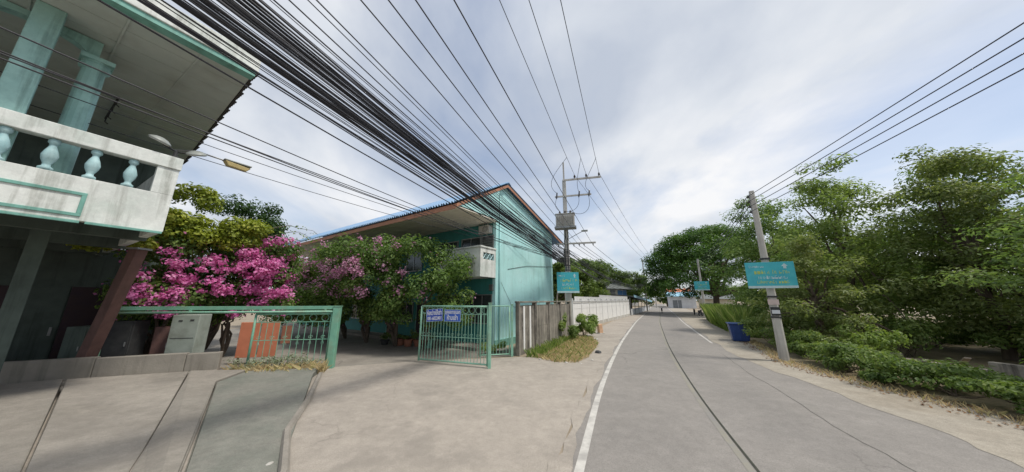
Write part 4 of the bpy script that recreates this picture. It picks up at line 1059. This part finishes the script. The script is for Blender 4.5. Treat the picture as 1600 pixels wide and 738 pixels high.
# trees left of the road, beyond the white fence
for i, (x, y, h, rd, lab) in enumerate(((10.2, 45, 8.8, 3.6, 'rounded green tree behind the white fence, right of the transformer pole'), (14.8, 52, 9.6, 4.0, 'spreading tree behind the white fence above the small grey-roofed house'),
                                        (21.5, 60, 8.4, 3.8, 'yellowish green tree behind the grey-roofed house'), (27.0, 66, 8.0, 3.8, 'tree behind the blue-edged awning, left of the distant pole'), (6.5, 40, 7.2, 2.6, 'leafy tree behind the plain pale pole'))):
    c = [((x + rr.gauss(0, rd * .42), y + rr.gauss(0, rd * .42), h * (.95 - .6 * rr.random() ** 1.3)), (rr.uniform(.8, 1.4),) * 2 + (rr.uniform(.5, .9),)) for _ in range(42)]
    tree('roadside_tree', lab, (x, y, 0), c, 9000, .38, L_FAR, 80 + i, .2, h * .4, 10, .55, .35, .7)
# slender papaya-like tree
pt = thing('slender_tree', 'slender pale-trunked tree with a small tuft beside the gable', 'tree', (4.3, 29.2, 0))
mb = MB(); mb.tube([(0, 0, 0), (.12, 0, 1.6), (.3, 0, 3.2), (.75, 0, 5.6)], [.11, .09, .07, .05], 7); obj('trunk', mb, M['palebark'], pt, smooth=True)
cc = [((.75 + .7 * math.cos(k * 1.05), .7 * math.sin(k * 1.05), 5.7 + .3 * math.sin(k * 2)), (.55, .55, .22)) for k in range(7)] + [((.75, 0, 6.0), (.5, .5, .3))]
add_leaves('crown', pt, cc, 1500, .34, L_FAR, 91, .4, .2, .4, 1.0)
# far tree belt
for i in range(5, 10):
    x = -70 + i * 19 + rr.uniform(-4, 4); y = 118 + rr.uniform(-8, 8) + (20 if i > 8 else 0)
    h = rr.uniform(7, 10)
    c = [((x + rr.gauss(0, 5), y + rr.gauss(0, 3), h * (.95 - .75 * rr.random())), (rr.uniform(1.6, 2.6),) * 2 + (rr.uniform(1, 1.7),)) for _ in range(30)]
    tree('far_tree', ('distant tree behind the blue-edged awning, leftmost of the far belt', 'distant tree left of the far white shop', 'distant tree right behind the salmon-roofed shop', 'distant tree seen under the rain tree crown', 'distant tree right of the rain tree trunk')[i - 5], (x, y, 0), c, 3600, .8, L_FAR, 200 + i, .3, h * .35, 6, .6, .35, .7, 'distant trees closing the view')

# grasses
def blades(name, label, cat, pts, h, w, material, seed, lean=.35, parent=None):
    g_ = np.random.default_rng(seed); n = len(pts); pts = np.asarray(pts, float)
    a = g_.random(n) * 6.283; hh = h * g_.uniform(.45, 1.25, n); d = np.stack([np.cos(a), np.sin(a)], 1)
    ln = lean * hh * g_.uniform(.2, 1.6, n); b = g_.random(n) * 6.283
    v = np.zeros((n, 4, 3), np.float32)
    v[:, 0, :2] = pts[:, :2] - d * w; v[:, 1, :2] = pts[:, :2] + d * w
    mid = pts[:, :2] + np.stack([np.cos(b), np.sin(b)], 1) * (ln * .35)[:, None]
    v[:, 2, :2] = mid + d * w * .6; v[:, 2, 2] = hh * .6
    v[:, 3, :2] = pts[:, :2] + np.stack([np.cos(b), np.sin(b)], 1) * ln[:, None]; v[:, 3, 2] = hh
    v[:, :, 2] += pts[:, 2:3] if pts.shape[1] > 2 else 0
    base = np.arange(n)[:, None] * 4
    f = np.concatenate([base + [0, 1, 2], base + [0, 2, 3]], 1).reshape(-1)
    me = bpy.data.meshes.new(name); me.vertices.add(n * 4); me.vertices.foreach_set('co', v.reshape(-1))
    me.loops.add(n * 6); me.loops.foreach_set('vertex_index', f.astype(np.int32)); me.polygons.add(n * 2)
    me.polygons.foreach_set('loop_start', np.arange(n * 2, dtype=np.int32) * 3); me.polygons.foreach_set('loop_total', np.full(n * 2, 3, np.int32)); me.update(calc_edges=True)
    at = me.attributes.new('tint', 'FLOAT', 'POINT'); at.data.foreach_set('value', np.repeat(g_.random(n), 4).astype(np.float32))
    o = link(name, me, material, parent); o['kind'] = 'stuff'
    if not parent: tag(o, label, cat)
    return o
def inpoly(poly, n, seed, noise=None):
    g_ = np.random.default_rng(seed); P_ = np.array(poly); out = []
    lo, hi = P_.min(0), P_.max(0)
    while len(out) < n:
        q = lo + (hi - lo) * g_.random(2); c = False; j = len(P_) - 1
        for i in range(len(P_)):
            if (P_[i, 1] > q[1]) != (P_[j, 1] > q[1]) and q[0] < (P_[j, 0] - P_[i, 0]) * (q[1] - P_[i, 1]) / (P_[j, 1] - P_[i, 1]) + P_[i, 0]: c = not c
            j = i
        if c: out.append(q)
    return out
dryp = [(.9, 13.6), (1.7, 12.5), (2.6, 12.35), (3.3, 13.3), (4.1, 15.2), (5.0, 17.4), (5.4, 20.2), (3.9, 20.4), (2.2, 17)]
blades('dry_grass', 'straw-coloured dry grass mound in front of the old wall', 'grass', inpoly(dryp, 6500, 1), .17, .012, L_DRY, 1, .9)
blades('green_grass', 'thin green grass mixed into the straw-coloured mound', 'grass', inpoly(dryp, 1100, 12), .22, .012, L_GRASS, 12, .7)
blades('weeds', 'green weeds at the foot of the old wall', 'weeds', inpoly([(.6, 13.6), (1.3, 13.2), (2.5, 16), (3.6, 18.6), (3.3, 19.1)], 900, 2), .34, .014, L_GRASS, 2, .5)
shrub('wall_shrub', 'bright green weed bush left of the transformer pole base', (3.3, 19.0, 0), 1.5, 1.7, 3800, .15, L_GRASS, 301)
shrub('wall_shrub', 'bright green weed bush right of the transformer pole base', (5.0, 20.9, 0), 1.7, 1.5, 3800, .15, L_GRASS, 302)
blades('tall_grass', 'tall green grass behind the blue bin along the fence wire', 'grass', inpoly([(15.7, 20.4), (16.4, 19.8), (19, 22.5), (26.5, 38), (25.6, 38.8), (21.5, 32), (17.5, 24.3)], 9000, 3), 1.75, .022, L_GRASS, 3, .28)
blades('gate_weeds', 'grey-green weeds along the foot of the left barred gate', 'weeds', inpoly([(-9.9, 10.6), (-6.8, 11.2), (-6.5, 10.6), (-8.6, 9.9)], 650, 4), .34, .012, L_DRY, 4, .8)
blades('verge_grass', 'patchy dry grass along the foot of the hedge', 'grass', inpoly([(10.2, 4.8), (10.9, 4.8), (11.0, 9), (11.4, 12.3), (15.0, 18.4), (14.5, 18.6), (10.7, 12.2), (10.3, 9)], 1500, 5), .14, .012, L_DRY, 5, .8)
q = np.array(inpoly([(9.6, 4), (11.0, 4.2), (11.2, 9), (11.5, 12.4), (15.2, 18.8), (14.2, 19), (10.4, 12), (9.9, 8)], 1000, 6)); q = np.c_[q, np.full(len(q), .04)]
o = link('fallen_leaves', leaf_mesh('fallen_leaves', q, np.tile([0, 0, 1.], (len(q), 1)), .075, rng.random(len(q)), .6, .25, 8), L_LITTER); o['kind'] = 'stuff'; tag(o, 'brown fallen leaves littering the verge below the hedge', 'fallen leaves')

# ------------------------------------------------------------------ street furniture and small things
bn = thing('waste_bin', 'navy blue square waste bin at the verge beside the hedge', 'bin', (14.2, 18.6, 0), R(-30))
a0 = [(-.40, -.40, .04), (.40, -.40, .04), (.40, .40, .04), (-.40, .40, .04)]; a1 = [(-.52, -.50, 1.02), (.52, -.50, 1.02), (.52, .50, 1.02), (-.52, .50, 1.02)]
obj('body', MB().add(a0 + a1, [(3, 2, 1, 0), (4, 5, 6, 7), (0, 1, 5, 4), (1, 2, 6, 5), (2, 3, 7, 6), (3, 0, 4, 7)]), M['bin'], bn, .03)
obj('rim', MB().box(-.57, .57, -.55, .55, 1.02, 1.09), M['bin'], bn, .015)
for x in (-.3, 0, .3): obj('rib', MB().add([(x - .04, -.43, .1), (x + .04, -.43, .1), (x + .05, -.525, 1.0), (x - .05, -.525, 1.0), (x - .04, -.38, .1), (x + .04, -.38, .1), (x + .05, -.48, 1.0), (x - .05, -.48, 1.0)],
                                           [(0, 1, 2, 3), (0, 4, 5, 1), (1, 5, 6, 2), (3, 2, 6, 7), (0, 3, 7, 4)]), M['bin'], bn)
for x in (-.35, .35): obj('foot', MB().box(x - .06, x + .06, -.35, .35, 0, .045), M['tyre'], bn)
mk = thing('marker_stub', 'short salmon concrete marker stub at the shoulder beyond the dry grass', 'marker', (6.75, 22.7, 0), R(20))
M['marker'] = mat('pale_salmon_paint', (.62, .40, .26), (.55, .34, .21), 5, .8, .2, mid=.3)
obj('stub', MB().add([(-.17, -.15, 0), (.17, -.15, 0), (.17, .15, 0), (-.17, .15, 0), (-.22, -.13, .66), (.10, -.13, .72), (.10, .13, .72), (-.22, .13, .66)], [(3, 2, 1, 0), (4, 5, 6, 7), (0, 1, 5, 4), (1, 2, 6, 5), (2, 3, 7, 6), (3, 0, 4, 7)]), M['marker'], mk, .03)
obj('footing', MB().box(-.24, .24, -.22, .22, 0, .06), M['pole_conc'], mk, .02)
def stone(label, loc, s, material, seed, group=None, nm='stone'):
    g_ = random.Random(seed); mb = MB(); n = 8; pr_ = []
    for j, (r, z) in enumerate(((.5, 0), (1, .25), (.9, .6), (.5, .85), (.1, .95))):
        for k in range(n):
            q = r * g_.uniform(.8, 1.15); a = 6.283 * k / n; pr_.append((loc[0] + s * q * math.cos(a), loc[1] + s * 1.2 * q * math.sin(a), loc[2] + s * z * .8))
    fs = [(i * n + k, i * n + (k + 1) % n, (i + 1) * n + (k + 1) % n, (i + 1) * n + k) for i in range(4) for k in range(n)] + [tuple(range(32, 40)), tuple(range(n))[::-1]]
    return tag(obj(nm, mb.add(pr_, fs), material), label, 'stone', group)
stone('small pale stone lying on the apron at the bottom of the view', (-3.75, 5.05, .01), .05, M['pole_conc'], 1)
stone('dark lump of rubble on the shoulder left of the edge line', (4.15, 14.6, .0), .16, M['dark_metal'], 2)
for i, (x, y, s) in enumerate(((2.2, 12.35, .07), (2.75, 12.2, .05), (1.2, 13.0, .06), (3.4, 12.9, .06), (5.3, 19.0, .2), (1.6, 12.75, .045))):
    stone('loose grey stone at the edge of the dry grass', (x, y, .0), s, M['pole_conc'], 10 + i, 'stones around the dry grass')

# things behind the left gate
bd = thing('orange_board', 'salmon orange slatted board standing behind the left barred gate', 'board', (-10.2, 12.05, 0), R(14))
for i in range(2): obj('plank', MB().box(-.68 + i * .72, -.02 + i * .70, -.03, .03, .28, 1.62), M['salmon'], bd, .01)
obj('side_board', MB().box(.72, 1.05, .1, .14, .75, 1.45), M['terracotta'], bd)
for x in (-.6, .6): obj('leg', MB().box(x - .03, x + .03, .031, .08, 0, 1.5), M['brownpost'], bd)
cbx = thing('grey_cabinet', 'pale grey-green stained cabinet standing below the gate beam', 'cabinet', (-12.35, 11.4, 0), R(14))
obj('body', MB().box(-.42, .42, -.3, .3, .3, 1.95), M['grey_box'], cbx, .02)
obj('plinth', MB().box(-.46, .46, -.34, .34, 0, .3), M['low_conc'], cbx, .02)
for x, z in ((-.15, 1.7), (.2, 1.72)): obj('vent', MB().box(x - .06, x + .06, -.308, -.301, z, z + .06), M['dark_metal'], cbx)
obj('door_seam', MB().box(-.35, .35, -.306, -.301, 1.1, 1.12), M['dark_metal'], cbx)
for i, (x, y, w, h, m, lab) in enumerate(((-14.2, 11.0, .75, 1.75, 'dark_metal', 'tall black metal locker left of the grey cabinet'), (-15.0, 10.5, .6, 1.6, 'inner_dark', 'dark grey-green locker next to the leaning brown post'), (-13.3, 11.6, .6, 1.5, 'brownpost', 'brown wooden locker between black locker and grey cabinet'))):
    t = thing('storage_locker', lab, 'locker', (x, y, 0), R(14)); obj('body', MB().box(-w / 2, w / 2, -.3, .3, 0, h), M[m], t, .02)
    obj('door', MB().box(-w / 2 + .04, w / 2 - .04, -.325, -.301, .1, h - .06), M[m], t, .008); obj('handle', MB().box(w / 2 - .12, w / 2 - .09, -.35, -.326, h * .5, h * .5 + .15), M['steel'], t)
def potted(label, loc, r, h, pm, ph, n, lm, seed, group=None):
    t = thing('potted_plant', label, 'potted plant', loc, 0, group)
    obj('pot', MB().lathe([(r * .68, 0), (r * .95, h * .86), (r * 1.08, h * .87), (r * 1.08, h), (r * .9, h), (r * .85, h * .9)], 14), pm, t, smooth=False)
    c = [((rr.uniform(-1, 1) * r * 1.3, rr.uniform(-1, 1) * r * 1.3, h + ph * rr.uniform(.2, .9)), (r * .8, r * .8, ph * .25)) for _ in range(6)]
    mb = MB()
    for j in range(5): branch(mb, (0, 0, h * .9), c[j][0], .012, .005, j, 4, 3)
    o = obj('stems', mb, M['bark'], t); o['kind'] = 'stuff'
    add_leaves('leaves', t, c, n, .12, lm, seed, .4, .2)
for i, (px, y, r, h, pm, ph, lab) in enumerate(((-6.35, 17.0, .30, .36, 'terracotta', .35, 'leftmost of the three terracotta pots below the wide bougainvillea'), (-5.75, 16.6, .26, .38, 'terracotta', .2, 'middle of the three terracotta pots below the wide bougainvillea'),
                                               (-5.2, 16.6, .26, .34, 'terracotta', .7, 'rightmost of the three terracotta pots below the wide bougainvillea'), (-4.45, 16.1, .20, .44, 'green_pot', .2, 'mint plastic pot right of the terracotta pots'),
                                               (-7.3, 17.2, .25, .25, 'dark_metal', .45, 'dark bowl with spreading leaves left of the terracotta pots'))):
    potted(lab, (px, y, .01), r, h, M[pm], ph, 260, L_HEDGE, 400 + i)
for i, (x, y) in enumerate(((-9.3, 10.75), (-8.4, 10.8), (-7.6, 11.0))):
    shrub('gate_weed', 'scraggly grey-green weed at the foot of the left barred gate', (x, y, .02), .9, .55, 420, .075, L_GATEW, 430 + i, 'weeds at the left gate')
shrub('yard_weed', 'low weeds growing behind the gate with blue notices', (-.9, 14.6, 0), 1.0, .5, 700, .10, L_GRASS, 420)

# lot debris
for i in range(14):
    x = 13.2 + rr.random() * 4.5; y = 5 + rr.random() * 8
    hl_ = rr.uniform(.5, 1.1); ry_ = rr.choice((0, .05, .12, .35))
    t = obj('loose_plank', MB().box(-hl_, hl_, -.07, .07, 0, .04), M['board'])
    t.location = (x, y, .03 + hl_ * math.sin(ry_)); t.rotation_euler = (0, ry_, rr.uniform(0, 3)); tag(t, 'bleached loose plank in the debris behind the hedge', 'plank', 'planks in the debris behind the hedge')
for i in range(16):
    x = 13.0 + rr.random() * 5; y = 5 + rr.random() * 8.5
    stone('pale plastic rubbish heap in the debris behind the hedge', (x, y, .02), rr.uniform(.14, .30), M['plastic_white' if i % 3 else 'cream'], 50 + i, 'pale rubbish behind the hedge', 'rubbish_bag')['category'] = 'rubbish'
mb = MB(); mb.box(0, 7.5, -.1, .1, .0, .95)
W, L = wall_thing('broken_wall', 'low broken grey wall in the lot behind the hedge shrubs', 'wall', (15.8, 4.0), (14.6, 13.5))
for i in range(5): obj('wall_block', MB().box(i * 1.9, i * 1.9 + 1.86, -.1, .1, 0, (.55, .4, .6, .35, .5)[i]), M['old_conc'], W, .02)

# ------------------------------------------------------------------ far buildings
H = thing('small_house', 'small house with grey roof and blue end behind the white fence', 'house', (16.3, 53, 0), azrot(58))
obj('wall', MB().box(0, 7.4, 0, 4, 0, 4.45), M['cream'], H)
for i, x in enumerate((.4, 2.6, 4.7)):
    w = obj('window', MB().box(x, x + 1.4, -.03, -.001, 3.05, 4.3), M['glass' if i != 2 else 'blue_wall'], H)
    obj('frame', MB().box(x - .08, x + 1.48, -.06, -.031, 4.3, 4.38), M['white_wall'], w)
obj('blue_panel', MB().box(6.2, 7.3, -.04, -.001, 1.2, 4.4), M['blue_wall'], H)
mb = MB().extr([(-.6, -.9, 4.5), (-.6, 2, 5.75), (-.6, 4.9, 4.5), (-.6, 4.9, 4.6), (-.6, 2, 5.86), (-.6, -.9, 4.6)], (8.8, 0, 0)); obj('roof', mb, M['grey_roof'], H)
A, L = wall_thing('roadside_awning', 'long low roadside awning with pale blue edge past the white fence', 'awning', (19.6, 48.2), (36.3, 77))
mb = MB().extr([(0, -.6, 3.05), (0, 4.5, 3.6), (0, 4.5, 3.66), (0, -.6, 3.11)], (L, 0, -1.0)); obj('roof_sheet', mb, M['tarp'], A)
obj('edge_strip', MB().extr([(0, -.66, 2.92), (0, -.61, 2.92), (0, -.61, 3.32), (0, -.66, 3.32)], (L, 0, -1.0)), M['awning_blue'], A)
for i in range(7): obj('post', MB().box(i * L / 6.2, i * L / 6.2 + .09, .0, .09, 0, 2.9 - .16 * i), M['steel'], A)
obj('back_wall', MB().box(0, L, 4.3, 4.45, 0, 2.5), M['inner_dark'], A)
obj('low_front', MB().box(.5, L, .1, .2, 0, 1.0), M['white_wall'], A)
def shop(label, loc, az, w, d, h, wm, rm):
    t = thing('far_shop', label, 'shop', loc, azrot(az)); obj('wall', MB().box(0, w, 0, d, 0, h), M[wm], t)
    mb = MB().extr([(-.5, -1.2, h - .1), (-.5, d / 2, h + 1.2), (-.5, d + .5, h - .1), (-.5, d + .5, h), (-.5, d / 2, h + 1.32), (-.5, -1.2, h)], (w + 1, 0, 0)); obj('roof', mb, M[rm], t)
    o = obj('shopfront', MB().box(.8, w * .45, -.04, -.001, .1, h - 1.2), M['tarp'], t)
    obj('mullion', MB().box(w * .3, w * .3 + .1, -.08, -.041, .1, h - 1.2), M['white_wall'], o)
shop('distant white shop with pale blue roof at the end of the road', (48.8, 90, 0), 112, 7, 5, 3.6, 'white_wall', 'awning_blue')
shop('distant shop with orange roof at the end of the road', (54, 99, 0), 110, 6, 6, 5.0, 'white_wall', 'salmon')
shop('distant low cream shop right of the orange roof', (57.5, 88, 0), 112, 8, 5, 2.8, 'cream', 'grey_roof')
shop('distant pale house partly behind the far pole', (48, 130, 0), 95, 8, 6, 5.6, 'white_wall', 'grey_roof')

def motorbike(label, loc, rz, rider=False):
    t = thing('motorcycle', label, 'motorcycle', loc, rz)
    for x in (-.62, .62):
        wv = obj('wheel', MB().ring((x, 0, .3), .26, .055, (1, 0, 0), (0, 0, 1), 16, 6), M['tyre'], t)
        obj('rim', MB().tube([(x, -.05, .3), (x, .05, .3)], .12, 10), M['steel'], wv)
    obj('body', MB().add([(-.75, -.12, .62), (.15, -.14, .42), (.35, -.1, .5), (.5, -.08, .95), (.3, -.12, .9), (-.1, -.14, .72), (-.75, -.13, .82)] + [(-.75, .12, .62), (.15, .14, .42), (.35, .1, .5), (.5, .08, .95), (.3, .12, .9), (-.1, .14, .72), (-.75, .13, .82)],
                         [tuple(range(7)), tuple(range(13, 6, -1))] + [(i, (i + 7), (i + 1) % 7 + 7, (i + 1) % 7) for i in range(7)]), M['dark_metal'], t)
    obj('seat', MB().box(-.7, .0, -.13, .13, .80, .88), M['tyre'], t, .03)
    obj('handlebar', MB().tube([(.38, -.34, 1.04), (.46, 0, 1.0), (.38, .34, 1.04)], .018, 6), M['steel'], t)
    obj('fork', MB().tube([(.46, 0, .98), (.62, 0, .3)], .035, 6), M['steel'], t)
    return t
motorbike('dark motorcycle standing at the left of the road end', (28.9, 56.5, .02), R(62))
motorbike('dark motorcycle on the right side near the slim pole', (31.4, 50.5, .02), R(60))
motorbike('dark motorcycle parked closest to the slim pole', (29.8, 46.4, .02), R(40))
